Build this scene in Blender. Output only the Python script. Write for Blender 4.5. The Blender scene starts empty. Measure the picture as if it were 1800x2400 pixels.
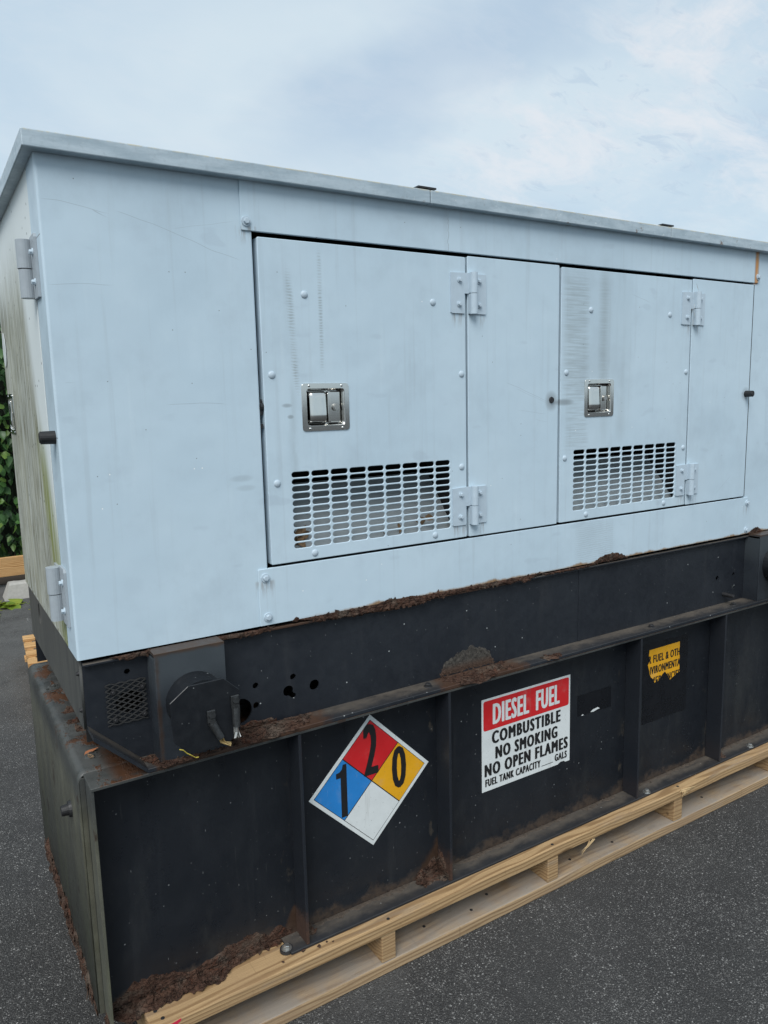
import bpy, bmesh, math, random
from mathutils import Vector, Matrix, noise
from math import radians, sin, cos, pi, sqrt
random.seed(7)
scene = bpy.context.scene
COL = scene.collection

# ------------------------------------------------------------------ camera, sky, sun, exposure
GZ = 0.09                                    # the measured coordinates have the asphalt at z = -0.09
def cam_axes(yaw, pitch, roll):
    f = Vector((sin(yaw)*cos(pitch), cos(yaw)*cos(pitch), -sin(pitch)))
    r = Vector((cos(yaw), -sin(yaw), 0)); u = r.cross(f)
    return cos(roll)*r + sin(roll)*u, -sin(roll)*r + cos(roll)*u, f
cr, cu, cf = cam_axes(radians(31.793), radians(8.622), radians(-1.341))
cd = bpy.data.cameras.new('camera'); cam = bpy.data.objects.new('camera', cd); COL.objects.link(cam)
M = Matrix((cr, cu, -cf)).transposed().to_4x4(); M.translation = Vector((-0.2626, -1.7746, 1.5797 + GZ))
cam.matrix_world = M
cd.sensor_fit = 'VERTICAL'; cd.sensor_height = 24.0; cd.sensor_width = 18.0; cd.lens = 17.503
cd.clip_start = 0.02; cd.clip_end = 2000
scene.camera = cam
scene.render.resolution_x = 768; scene.render.resolution_y = 1024

SUN_AZ = radians(222); SUN_EL = radians(50)   # veiled sun behind the photographer's left shoulder
world = bpy.data.worlds.new('World'); scene.world = world; world.use_nodes = True
sd = bpy.data.lights.new('sun', 'SUN'); so = bpy.data.objects.new('sun', sd); COL.objects.link(so)
sd.energy = 1.5; sd.angle = radians(36); sd.color = (1.0, 0.985, 0.96)
sdir = Vector((sin(SUN_AZ)*cos(SUN_EL), cos(SUN_AZ)*cos(SUN_EL), sin(SUN_EL)))
so.rotation_euler = sdir.to_track_quat('Z', 'Y').to_euler()
so.location = (0, 0, 8)
scene.view_settings.view_transform = 'Standard'; scene.view_settings.look = 'None'
scene.view_settings.exposure = 0.9; scene.view_settings.gamma = 1.0
scene.view_settings.use_curve_mapping = False

# ------------------------------------------------------------------ node helpers
class NT:
    def __init__(s, tree): s.t = tree; s.n = tree.nodes; s.l = tree.links
    def new(s, typ, **kw):
        nd = s.n.new(typ)
        for k, v in kw.items(): setattr(nd, k, v)
        return nd
    def put(s, sock, v):
        if isinstance(v, bpy.types.NodeSocket): s.l.new(v, sock)
        else: sock.default_value = v
    def m(s, op, a, b=0.0, c=None, clamp=False):
        nd = s.new('ShaderNodeMath', operation=op, use_clamp=clamp)
        s.put(nd.inputs[0], a); s.put(nd.inputs[1], b)
        if c is not None: s.put(nd.inputs[2], c)
        return nd.outputs[0]
    def step(s, v, a, b, to0=0.0, to1=1.0, smooth=True):
        nd = s.new('ShaderNodeMapRange'); nd.clamp = True
        if smooth: nd.interpolation_type = 'SMOOTHSTEP'
        s.put(nd.inputs[0], v)
        for i, q in enumerate((a, b, to0, to1)): s.put(nd.inputs[1+i], q)
        return nd.outputs[0]
    def mix(s, f, a, b, mode='MIX'):
        nd = s.new('ShaderNodeMix', data_type='RGBA', blend_type=mode); nd.clamp_factor = True
        s.put(nd.inputs[0], f)
        for i, q in ((6, a), (7, b)):
            if isinstance(q, (tuple, list)) and len(q) == 3: q = (*q, 1.0)
            s.put(nd.inputs[i], q)
        return nd.outputs[2]
    def noise(s, vec, scale, detail=4.0, rough=0.55, dist=0.0, col=False):
        nd = s.new('ShaderNodeTexNoise'); s.put(nd.inputs['Vector'], vec)
        nd.inputs['Scale'].default_value = scale; nd.inputs['Detail'].default_value = detail
        nd.inputs['Roughness'].default_value = rough; nd.inputs['Distortion'].default_value = dist
        return nd.outputs['Color' if col else 'Fac']
    def vor(s, vec, scale, feature='F1', out='Distance', rnd=1.0, dim='2D'):
        nd = s.new('ShaderNodeTexVoronoi', feature=feature, voronoi_dimensions=dim); s.put(nd.inputs['Vector'], vec)
        nd.inputs['Scale'].default_value = scale; nd.inputs['Randomness'].default_value = rnd
        return nd.outputs[out]
    def scale(s, vec, sc, off=(0, 0, 0)):
        nd = s.new('ShaderNodeMapping'); s.put(nd.inputs[0], vec)
        nd.inputs['Scale'].default_value = sc; nd.inputs['Location'].default_value = off
        return nd.outputs[0]
    def xyz(s, vec):
        nd = s.new('ShaderNodeSeparateXYZ'); s.put(nd.inputs[0], vec); return nd.outputs
    def comb(s, a, b, c):
        nd = s.new('ShaderNodeCombineXYZ')
        for i, q in enumerate((a, b, c)): s.put(nd.inputs[i], q)
        return nd.outputs[0]
    def bump(s, h, strength, dist, nrm=None):
        nd = s.new('ShaderNodeBump'); nd.inputs['Strength'].default_value = strength
        nd.inputs['Distance'].default_value = dist; s.put(nd.inputs['Height'], h)
        if nrm is not None: s.put(nd.inputs['Normal'], nrm)
        return nd.outputs[0]
    def coord(s, out='Object'):
        return s.new('ShaderNodeTexCoord').outputs[out]
    def nz(s): return s.xyz(s.new('ShaderNodeNewGeometry').outputs['Normal'])[2]
    def rect(s, x, z, x0, x1, z0, z1, sx, sz):
        a = s.m('MULTIPLY', s.step(x, x0-sx, x0+sx), s.step(x, x1+sx, x1-sx))
        b = s.m('MULTIPLY', s.step(z, z0-sz, z0+sz), s.step(z, z1+sz, z1-sz))
        return s.m('MULTIPLY', a, b)
    def scratch(s, x, z, wob, p, q, w):
        k = (q[1]-p[1])/(q[0]-p[0])
        d = s.m('ABSOLUTE', s.m('SUBTRACT', s.m('SUBTRACT', z, wob), s.m('MULTIPLY_ADD', x, k, p[1]-k*p[0])))
        return s.m('MULTIPLY', s.step(d, w, 0.0, 0, 1), s.m('MULTIPLY', s.step(x, p[0], p[0]+.02), s.step(x, q[0], q[0]-.03)))
    def mx(s, *a):
        r = a[0]
        for b in a[1:]: r = s.m('MAXIMUM', r, b)
        return r

MATS = {}
def material(name):
    m = bpy.data.materials.new(name); m.use_nodes = True; MATS[name] = m
    n = NT(m.node_tree); b = m.node_tree.nodes['Principled BSDF']
    return n, b
def simple(name, col, rough=0.5, metal=0.0, spec=None, var=0.0, sc=40.0, bmp=0.0):
    n, b = material(name); v = n.coord()
    if var:
        f = n.noise(v, sc, 5, .6)
        c = n.mix(f, tuple(q*(1-var) for q in col), tuple(min(1, q*(1+var)) for q in col)); n.put(b.inputs['Base Color'], c)
        n.put(b.inputs['Roughness'], n.step(f, .3, .7, max(.03, rough-.1), min(1, rough+.1)))
        if bmp: n.put(b.inputs['Normal'], n.bump(f, bmp, .002))
    else:
        b.inputs['Base Color'].default_value = (*col, 1); b.inputs['Roughness'].default_value = rough
    b.inputs['Metallic'].default_value = metal
    if spec is not None: b.inputs['Specular IOR Level'].default_value = spec
    return n, b

# ------------------------------------------------------------------ world
def build_world():
    n = NT(world.node_tree); bg = world.node_tree.nodes['Background']
    sky = n.new('ShaderNodeTexSky', sky_type='NISHITA'); sky.sun_disc = False
    sky.sun_elevation = SUN_EL; sky.sun_rotation = SUN_AZ; sky.air_density = 1.0; sky.dust_density = 2.0
    d = n.coord('Generated'); x, y, z = n.xyz(d)[:3]
    h = n.m('ADD', n.m('MAXIMUM', z, 0.0), 0.28)
    p = n.comb(n.m('DIVIDE', x, h), n.m('DIVIDE', y, h), 0.0)
    # the overcast: broad soft banks, a drawn-out lane of bluer cloud and broken wisps with ripples
    px, py = n.m('DIVIDE', x, h), n.m('DIVIDE', y, h)
    a = n.noise(n.scale(p, (1.0, 1.0, 1.0), (.35, 1.1, 0)), 1.3, 4, .55, .5)
    wv = n.m('MULTIPLY', n.m('SUBTRACT', n.noise(p, 2.4, 4, .55), .5), .42)
    ln = n.m('ABSOLUTE', n.m('ADD', wv, n.m('SUBTRACT', px, n.m('MULTIPLY_ADD', py, -.22, 1.07))))
    lane = n.m('MULTIPLY', n.step(ln, .20, .0), n.step(py, 1.75, 1.25))
    w = n.noise(n.scale(p, (1.0, 1.5, 1.0), (3.1, .4, 0)), 3.0, 8, .62, .7)
    fine = n.noise(n.scale(p, (1.0, 1.9, 1.0), (7.7, 2.0, 0)), 13.0, 7, .65, .8)
    bank = n.step(a, .32, .68)
    zone = n.m('MULTIPLY', n.step(n.m('ADD', px, n.m('MULTIPLY', wv, .6)), .86, 1.10), n.step(z, .10, .26))
    wisp = n.m('MULTIPLY', n.step(n.m('ADD', n.m('MULTIPLY', w, .7), n.m('MULTIPLY', fine, .3)), .42, .62), n.m('MULTIPLY_ADD', zone, .80, .15))
    base = n.mix(bank, (2.95, 3.70, 4.35), (3.70, 4.30, 4.66))
    base = n.mix(n.m('MULTIPLY', lane, .92), base, (2.62, 3.32, 4.05))
    col = n.mix(n.m('MULTIPLY', wisp, .95), base, (4.35, 4.52, 4.72))
    rip = n.m('MULTIPLY', n.step(fine, .52, .66), n.m('MULTIPLY', zone, n.step(w, .62, .45)))
    col = n.mix(n.m('MULTIPLY', rip, .60), col, (2.70, 3.40, 4.10))
    lowhaze = n.step(z, .32, .05)
    col = n.mix(n.m('MULTIPLY', lowhaze, .55), col, (3.05, 3.92, 4.48))
    col = n.mix(.08, col, sky.outputs[0])
    n.put(bg.inputs['Color'], col); bg.inputs['Strength'].default_value = 0.1
build_world()

# ------------------------------------------------------------------ materials
def mat_paint():
    n, b = material('blue_grey_paint'); v = n.coord(); x, y, z = n.xyz(v)[:3]
    big = n.noise(v, 2.2, 3, .5); mid = n.noise(v, 11, 5, .6); fin = n.noise(n.scale(v, (1, 1, .18)), 160, 3, .6)
    c = n.mix(n.step(big, .3, .7), (.482, .602, .685), (.52, .637, .715))
    c = n.mix(n.step(mid, .50, .80, 0, .30), c, (.40, .49, .565))
    c = n.mix(n.step(fin, .55, .8, 0, .10), c, (.40, .50, .58))
    ch = n.noise(n.scale(v, (1, 1, .8), (2, 0, 5)), 3.2, 7, .68)
    c = n.mix(n.step(ch, .34, .52, .27, 0), c, (.36, .44, .50))
    c = n.mix(n.step(ch, .52, .74, 0, .28), c, (.60, .72, .79))
    stk = n.noise(n.scale(v, (1, 1, .035), (1, 0, 3)), 48, 5, .6)
    c = n.mix(n.step(stk, .54, .73, 0, .22), c, (.35, .41, .45))
    c = n.mix(n.step(n.noise(n.scale(v, (1, 1, .05), (8, 0, 1)), 20, 4, .6), .60, .74, 0, .16), c, (.66, .76, .81))
    for hx, hz in ((1.102, 1.819), (1.177, 1.819), (1.102, 1.197), (1.177, 1.197), (2.137, 1.819), (2.212, 1.819), (2.137, 1.197), (2.212, 1.197), (.4623, 1.996), (.4680, 1.115), (2.5677, 1.115)):
        rr = n.m('MULTIPLY', n.m('MULTIPLY', n.rect(x, z, hx-.024, hx+.024, hz-.045, hz+.004, .006, .004), n.step(z, hz-.05, hz)), n.step(n.noise(n.scale(v, (1, 1, .12)), 130, 4, .65), .45, .62))
        c = n.mix(n.m('MULTIPLY', rr, .5), c, (.22, .18, .15))
    # grime rubbed over the doors in fine horizontal hatching
    wob = n.m('MULTIPLY', n.noise(n.scale(v, (.5, 1, 1)), 34, 4, .65), .016)
    zz = n.m('ADD', z, wob)
    hat = n.step(n.m('SINE', n.m('MULTIPLY', zz, 880.0)), -.4, .9, .25, 1)
    blot = n.step(n.noise(n.scale(v, (1, 1, .35)), 26, 4, .6), .36, .62)
    # drifting band on the first door
    bx = n.m('MULTIPLY_ADD', n.m('SUBTRACT', 1.9, z), .045, 0)
    xs = n.m('SUBTRACT', x, bx)
    s1 = n.m('MULTIPLY', n.rect(xs, z, .561, .571, 1.62, 1.885, .010, .045), .85)
    s2 = n.m('MULTIPLY', n.rect(x, z, .6505, .660, 1.665, 1.945, .004, .03), .60)
    s3 = n.m('MULTIPLY', n.rect(x, z, .556, .574, 1.30, 1.62, .012, .05), .22)
    band = n.m('MULTIPLY', n.mx(s1, s2), n.m('MULTIPLY', hat, n.m('MULTIPLY_ADD', blot, .6, .4)))
    hs = n.step(n.noise(n.scale(v, (1, 1, 22)), 7.5, 4, .65), .34, .64)      # drawn-out horizontal wiping
    vs_ = n.step(n.noise(n.scale(v, (1, 1, .10)), 30, 3, .5), .30, .66)
    d2a = n.m('MULTIPLY', n.rect(x, z, 1.530, 1.640, 1.55, 1.955, .025, .05), n.m('MULTIPLY_ADD', hs, .33, .12))
    d2b = n.m('MULTIPLY', n.rect(x, z, 1.690, 1.735, 1.60, 1.985, .025, .08), n.m('MULTIPLY_ADD', hs, .14, .32))
    d2c = n.m('MULTIPLY', n.rect(x, z, 1.770, 1.820, 1.58, 1.985, .03, .08), n.m('MULTIPLY_ADD', vs_, .18, .08))
    d2d = n.m('MULTIPLY', n.rect(x, z, 1.540, 1.640, 1.40, 1.57, .02, .04), n.m('MULTIPLY_ADD', hs, .30, .03))
    d2e = n.m('MULTIPLY', n.rect(x, z, 1.68, 1.83, 1.42, 1.60, .03, .05), n.m('MULTIPLY_ADD', vs_, .16, .04))
    d2f = n.m('MULTIPLY', n.rect(x, z, 1.525, 1.85, 1.45, 1.985, .03, .05), .09)
    d2 = n.mx(d2a, d2b, d2c, d2d, d2e, d2f)
    r1 = n.m('MULTIPLY', n.rect(x, z, 1.60, 1.78, .99, 1.14, .02, .04), n.m('MULTIPLY', hat, .22))
    sm = n.mx(band, n.m('MULTIPLY', s3, blot), d2, r1)
    c = n.mix(sm, c, (.200, .225, .220))
    # finger smears and rubs
    rub = n.step(n.noise(n.scale(v, (1, 1, 2.4), (4, 0, 1)), 9, 2, .4), .66, .74, 0, .20)
    c = n.mix(rub, c, (.33, .40, .47))
    for cx, cz, rx, rz, st in ((.5495, 1.568, .016, .006, .45), (.5585, 1.539, .010, .006, .5), (.42, 1.39, .035, .010, .2), (.43, 1.365, .03, .009, .18), (1.475, 1.56, .03, .035, .5), (1.53, 1.555, .05, .012, .55), (2.52, 1.565, .03, .03, .35)):
        q = n.m('ADD', n.m('POWER', n.m('DIVIDE', n.m('SUBTRACT', x, cx), rx), 2), n.m('POWER', n.m('DIVIDE', n.m('SUBTRACT', z, cz), rz), 2))
        c = n.mix(n.m('MULTIPLY', n.step(q, 1.2, 0), st), c, (.14, .15, .155))
    # scratches
    wb = n.m('MULTIPLY', n.m('SUBTRACT', n.noise(v, 5, 2, .5), .5), .03)
    sc = None
    for p, q, w, st in (((.002, 2.013), (.15, 1.998), .0011, .4), ((.155, 2.006), (.452, 1.919), .0010, .45), ((.28, 1.975), (.44, 2.01), .0009, .28), ((.002, 1.838), (.15, 1.843), .0011, .4),
                        ((.10, 2.005), (.145, 1.989), .0016, .55), ((.24, 1.58), (.40, 1.575), .0010, .5), ((.02, 1.63), (.05, 1.632), .0012, .5), ((1.28, 1.62), (1.46, 1.56), .0011, .4), ((1.32, 1.60), (1.46, 1.555), .0009, .35),
                        ((1.33, 1.53), (1.46, 1.52), .0009, .35), ((1.40, 1.505), (1.47, 1.49), .0009, .3), ((1.84, 1.91), (1.95, 1.885), .0010, .4), ((2.35, 1.18), (2.46, 1.26), .0010, .4)):
        k = n.m('MULTIPLY', n.scratch(x, z, wb, p, q, w), st); sc = k if sc is None else n.m('MAXIMUM', sc, k)
    # dribble on the top rail
    dx = n.m('ABSOLUTE', n.m('SUBTRACT', n.m('SUBTRACT', x, n.m('MULTIPLY', n.noise(n.comb(z, 0.0, 3.0), 40, 2, .5), .03)), 1.055))
    drib = n.m('MULTIPLY', n.step(dx, .0016, 0), n.m('MULTIPLY', n.rect(x, z, 1.0, 1.15, 1.99, 2.08, .02, .005), .6))
    c = n.mix(n.mx(sc, drib), c, (.19, .22, .24))
    # small chips and specks
    v2 = n.comb(x, z, 0.0); sp = n.vor(v2, 26, 'F1'); spc = n.xyz(n.vor(v2, 26, 'F1', 'Color'))
    chip = n.m('MULTIPLY', n.step(sp, .045, .02), n.step(spc[0], .972, .975))
    c = n.mix(n.m('MULTIPLY', chip, .8), c, (.10, .11, .11))
    w1 = n.m('MULTIPLY', n.step(sp, .05, .03), n.step(spc[1], .99, .992))
    c = n.mix(w1, c, (.85, .87, .87))
    # orange run-off below the roof at the right end of the top rail, rust bleeding up from the lower edge
    run = n.m('MULTIPLY', n.rect(x, z, 2.544, 2.568, 1.985, 2.12, .006, .004), n.step(n.noise(n.scale(v, (1, 1, .15)), 90, 3, .6), .25, .45, .35, 1))
    c = n.mix(n.m('MULTIPLY', run, .95), c, n.mix(n.step(n.m('ABSOLUTE', n.m('SUBTRACT', x, 2.556)), .006, .012), (.50, .22, .05), (.26, .19, .12)))
    edge = n.m('ADD', 1.0, n.m('MULTIPLY', n.step(n.noise(n.comb(x, 0.0, 0.0), 7, 5, .65), .42, .75), .012))
    bleed = n.m('MULTIPLY', n.step(n.m('SUBTRACT', z, edge), .006, -.003), n.m('MULTIPLY', n.step(x, .5, .8), n.step(y, .06, .04)))
    c = n.mix(n.m('MULTIPLY', bleed, .9), c, n.mix(n.noise(v, 130, 4, .7), (.05, .022, .012), (.30, .14, .05)))
    c = n.mix(n.m('MULTIPLY', n.step(n.m('SUBTRACT', z, edge), .007, .0), n.m('MULTIPLY', n.step(x, .5, .8), .30)), c, (.40, .27, .12))
    n.put(b.inputs['Base Color'], c)
    n.put(b.inputs['Roughness'], n.m('ADD', n.step(mid, .3, .7, .36, .52), n.m('MULTIPLY', sm, .3)))
    orange = n.noise(v, 420, 2, .5)
    hgt = n.m('ADD', n.m('MULTIPLY', orange, .15), n.m('MULTIPLY', n.noise(v, 2.6, 3, .5), 16.0))
    n.put(b.inputs['Normal'], n.bump(hgt, .45, .0012))
    b.inputs['Specular IOR Level'].default_value = .35
mat_paint()

def mat_small_paint():
    n, b = simple('fitting_paint', (.45, .54, .61), .45, var=.10, sc=60, spec=.4)
mat_small_paint()
simple('fitting_paint_shaded', (.33, .37, .40), .45, var=.12, sc=60, spec=.4)  # darker copy of the fitting paint: the end hinges' shade put into colour

def mat_side():
    n, b = material('algae_stained_paint'); v = n.coord(); x, y, z = n.xyz(v)[:3]
    c = n.mix(n.noise(v, 3, 3, .5), (.64, .69, .69), (.70, .745, .74))
    st = n.noise(n.scale(v, (1, 1, .05)), 34, 6, .7)
    st2 = n.noise(n.scale(v, (1, 1, .07), (3, 1, 0)), 90, 5, .7)
    # wash-down stain: dirtiest below the upper hinge, from the door middle to its front edge
    front = n.m('MULTIPLY_ADD', n.m('SUBTRACT', 1.85, z), -.30, .34)
    zone = n.m('MULTIPLY', n.step(z, 2.06, 1.78), n.step(y, n.m('SUBTRACT', front, .05), n.m('ADD', front, .09)))
    grime = n.m('MULTIPLY', zone, n.step(n.m('ADD', n.m('MULTIPLY', st, .6), n.m('MULTIPLY', st2, .4)), .33, .58, .30, 1))
    c = n.mix(n.m('MULTIPLY', grime, .92), c, n.mix(n.step(n.noise(v, 5, 3), .35, .65), (.215, .21, .145), (.34, .335, .25)))
    c = n.mix(n.m('MULTIPLY', zone, n.step(st2, .50, .62, 0, .65)), c, (.12, .11, .075))
    gb = n.m('ABSOLUTE', n.m('SUBTRACT', y, n.m('ADD', front, .03)))
    green = n.m('MULTIPLY', n.step(gb, .12, .02), n.m('MULTIPLY', n.step(z, 1.60, 1.35), n.step(st, .33, .6, .4, 1)))
    c = n.mix(n.m('MULTIPLY', green, .85), c, (.21, .235, .05))
    vy = n.comb(y, z, 0.0); sp = n.vor(vy, 30, 'F1'); k = n.xyz(n.vor(vy, 30, 'F1', 'Color'))
    c = n.mix(n.m('MULTIPLY', n.step(sp, .12, .06), n.step(k[0], .90, .92)), c, (.05, .06, .05))
    n.put(b.inputs['Base Color'], c); b.inputs['Roughness'].default_value = .55
    n.put(b.inputs['Normal'], n.bump(st2, .15, .001)); b.inputs['Specular IOR Level'].default_value = .3
mat_side()

def mat_roof():
    n, b = material('weathered_roof_sheet'); v = n.coord(); x, y, z = n.xyz(v)[:3]
    a = n.noise(n.scale(v, (1, 1, 5)), 9, 6, .65); g = n.noise(v, 70, 4, .7)
    c = n.mix(n.step(a, .32, .68), (.34, .42, .47), (.47, .55, .60))
    c = n.mix(n.step(g, .5, .75, 0, .35), c, (.27, .33, .37))
    # scraped patches where the paint is gone
    s = n.noise(n.scale(v, (1, 1, 1), (1, 3, 2)), 38, 5, .7, 1.2)
    far = n.m('MULTIPLY_ADD', n.step(x, .85, 1.0), .8, .2)
    c = n.mix(n.m('MULTIPLY', n.step(s, .62, .66), n.m('MULTIPLY', far, .75)), c, (.62, .66, .66))
    br = n.m('MULTIPLY', n.step(n.noise(v, 24, 5, .7), .62, .67), n.m('MULTIPLY', far, n.step(x, 1.3, 1.5, .35, 1)))
    c = n.mix(n.m('MULTIPLY', br, .8), c, (.16, .10, .065))
    top = n.step(z, 2.1335, 2.138); c = n.mix(n.m('MULTIPLY', top, n.step(n.noise(v, 40, 5, .7), .40, .60)), c, (.50, .48, .38))
    n.put(b.inputs['Base Color'], c); n.put(b.inputs['Roughness'], n.step(g, .3, .7, .38, .58))
    n.put(b.inputs['Normal'], n.bump(n.m('ADD', a, n.m('MULTIPLY', g, .3)), .3, .002)); b.inputs['Metallic'].default_value = .15
mat_roof()

def mat_black(name, dust, brown, light=1.0):
    n, b = material(name); v = n.coord(); x, y, z = n.xyz(v)[:3]
    a = n.noise(v, 3.0, 4, .6); g = n.noise(v, 40, 5, .65)
    c = n.mix(n.step(a, .3, .7), tuple(q*light for q in (.0105, .013, .0180)), tuple(q*light for q in (.0175, .021, .027)))
    c = n.mix(n.step(n.noise(n.scale(v, (1, 1, .12)), 16, 4, .6), .52, .8, 0, .4), c, (.038, .040, .043))
    # thrown grit: fine pale flecks
    v2 = n.comb(x, n.m('ADD', z, y), 0.0); sp = n.vor(v2, 62, 'F1'); k = n.xyz(n.vor(v2, 62, 'F1', 'Color'))
    cl = n.step(n.noise(v, 6, 3, .5), .42, .62)
    fl = n.m('MULTIPLY', n.step(sp, .105, .05), n.m('MULTIPLY', n.step(k[0], .955, .965), n.m('MULTIPLY_ADD', cl, .7, .2)))
    c = n.mix(fl, c, (.24, .25, .25))
    sp2 = n.vor(v2, 15, 'F1'); k2 = n.xyz(n.vor(v2, 15, 'F1', 'Color'))
    c = n.mix(n.m('MULTIPLY', n.step(sp2, .04, .015), n.step(k2[1], .85, .86)), c, (.40, .42, .42))
    r = n.step(g, .3, .7, .34, .52)
    up = n.step(n.nz(), .45, .8)
    if dust > 0:
        dn = n.step(n.noise(n.scale(v, (.35, 1, 1)), 30, 6, .72), .22, .66, .25, 1)
        yy = n.step(n.m('ADD', y, n.m('MULTIPLY', n.m('SUBTRACT', n.noise(v, 16, 5, .65), .5), .06)), -.052, -.012, .22, 1)
        dm = n.m('MULTIPLY', n.m('MULTIPLY', up, yy), n.m('MULTIPLY', dn, dust))
        dc = n.mix(n.noise(v, 55, 5, .7), tuple(q*.7 for q in brown), tuple(q*1.25 for q in brown))
        c = n.mix(dm, c, dc); r = n.m('MULTIPLY_ADD', dm, .35, r)
        st = n.noise(v, 24, 6, .7); sm_ = n.m('MAXIMUM', n.m('MULTIPLY', n.step(x, .74, .50), n.step(x, .125, .16)), n.m('MULTIPLY', n.step(x, .93, 1.06), n.step(x, 1.42, 1.24)))
        sm_ = n.m('MULTIPLY', n.step(n.m('ADD', sm_, n.m('SUBTRACT', st, .5)), .35, .75), n.step(z, .5, .6)); c = n.mix(n.m('MULTIPLY', sm_, .8), c, n.mix(st, (.030, .015, .009), (.10, .048, .024)))
    n.put(b.inputs['Base Color'], c); n.put(b.inputs['Roughness'], r)
    n.put(b.inputs['Normal'], n.bump(n.m('ADD', n.m('MULTIPLY', a, 2.0), n.m('MULTIPLY', g, .25)), .25, .0015))
    b.inputs['Specular IOR Level'].default_value = .45
mat_black('black_paint', 0, (.1, .1, .1))
mat_black('black_paint_dusty', .85, (.105, .088, .070))
mat_black('cap_paint', 0, (.1, .1, .1), .5)

def mat_tank_wall():
    # black tank wall: rust staining climbs from the bottom weld and beside the ribs
    n, b = material('tank_wall_paint'); v = n.coord(); x, y, z = n.xyz(v)[:3]
    a = n.noise(v, 2.4, 4, .6); g = n.noise(v, 40, 5, .65)
    c = n.mix(n.step(a, .3, .7), (.0080, .0100, .0138), (.0140, .0165, .0208))
    c = n.mix(n.step(n.noise(n.scale(v, (1, 1, .08)), 22, 4, .6), .55, .85, 0, .35), c, (.040, .043, .046))
    for sc_, rad, thr, st in ((58, .10, .93, .20), (17, .045, .86, .32)):
        vw = n.comb(x, z, 0.0); sp = n.vor(vw, sc_, 'F1'); k = n.xyz(n.vor(vw, sc_, 'F1', 'Color')); cl = n.step(n.noise(v, 4, 3, .5), .40, .66)
        c = n.mix(n.m('MULTIPLY', n.step(sp, rad, rad*.4), n.m('MULTIPLY', n.step(k[0], thr, thr+.02), n.m('MULTIPLY_ADD', cl, .75, .15))), c, (st, st*1.03, st*1.03))
    # short pale scuffs
    vq = n.comb(x, n.m('MULTIPLY', z, .22), 0.0); sn = n.vor(vq, 34, 'F1'); kk = n.xyz(n.vor(vq, 34, 'F1', 'Color'))
    c = n.mix(n.m('MULTIPLY', n.step(sn, .035, .012), n.step(kk[2], .92, .93)), c, (.15, .16, .16))
    hz_ = n.noise(n.scale(v, (1, 1, .5), (7, 0, 1)), 4, 6, .7); c = n.mix(n.step(hz_, .52, .72, 0, .5), c, (.034, .036, .036))
    scr = n.noise(n.scale(v, (1, 1, .06), (2, 0, 6)), 130, 3, .5); c = n.mix(n.m('MULTIPLY', n.step(scr, .71, .76), .25), c, (.05, .052, .052))
    e = n.noise(v, 11, 6, .68); e2 = n.noise(v, 60, 5, .7)
    low = n.step(n.m('SUBTRACT', z, n.m('MULTIPLY', n.m('SUBTRACT', e, .5), .16)), .125, .085)
    low = n.m('MULTIPLY', low, n.step(e2, .28, .55, .45, 1))
    rc = n.mix(e2, (.022, .014, .010), (.085, .058, .040))
    c = n.mix(n.m('MULTIPLY', low, .92), c, rc)
    for rx in (.519, 1.016, 1.882, 2.384):
        q = n.m('MULTIPLY', n.rect(x, z, rx-.035, rx, .07, .69, .02, .02), n.step(n.noise(n.scale(v, (1, 1, .4)), 30, 5, .7), .56, .70))
        c = n.mix(n.m('MULTIPLY', q, .55), c, (.085, .072, .055))
    # corner of heavier brown by the second rib and the first
    for cx, w, h in ((1.016, .11, .13), (.515, .05, .10)):
        q = n.m('ADD', n.m('DIVIDE', n.m('ABSOLUTE', n.m('SUBTRACT', cx, x)), w), n.m('DIVIDE', n.m('SUBTRACT', z, .08), h))
        q = n.step(n.m('ADD', q, n.m('MULTIPLY', n.m('SUBTRACT', e, .5), .8)), 1.0, .75)
        c = n.mix(n.m('MULTIPLY', q, n.step(x, cx+.02, cx)), c, n.mix(e2, (.024, .014, .010), (.070, .042, .028)))
    n.put(b.inputs['Base Color'], c); n.put(b.inputs['Roughness'], n.m('MULTIPLY_ADD', low, .35, n.m('ADD', n.step(n.noise(n.scale(v, (1, 1, .35), (4, 0, 2)), 5, 5, .65), .3, .7, .22, .46), n.step(g, .3, .7, 0, .12))))
    n.put(b.inputs['Normal'], n.bump(n.m('ADD', n.m('MULTIPLY', a, 2.5), n.m('MULTIPLY', n.m('MULTIPLY', e2, low), 1.5)), .3, .002))
    b.inputs['Specular IOR Level'].default_value = .4
mat_tank_wall()

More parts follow.
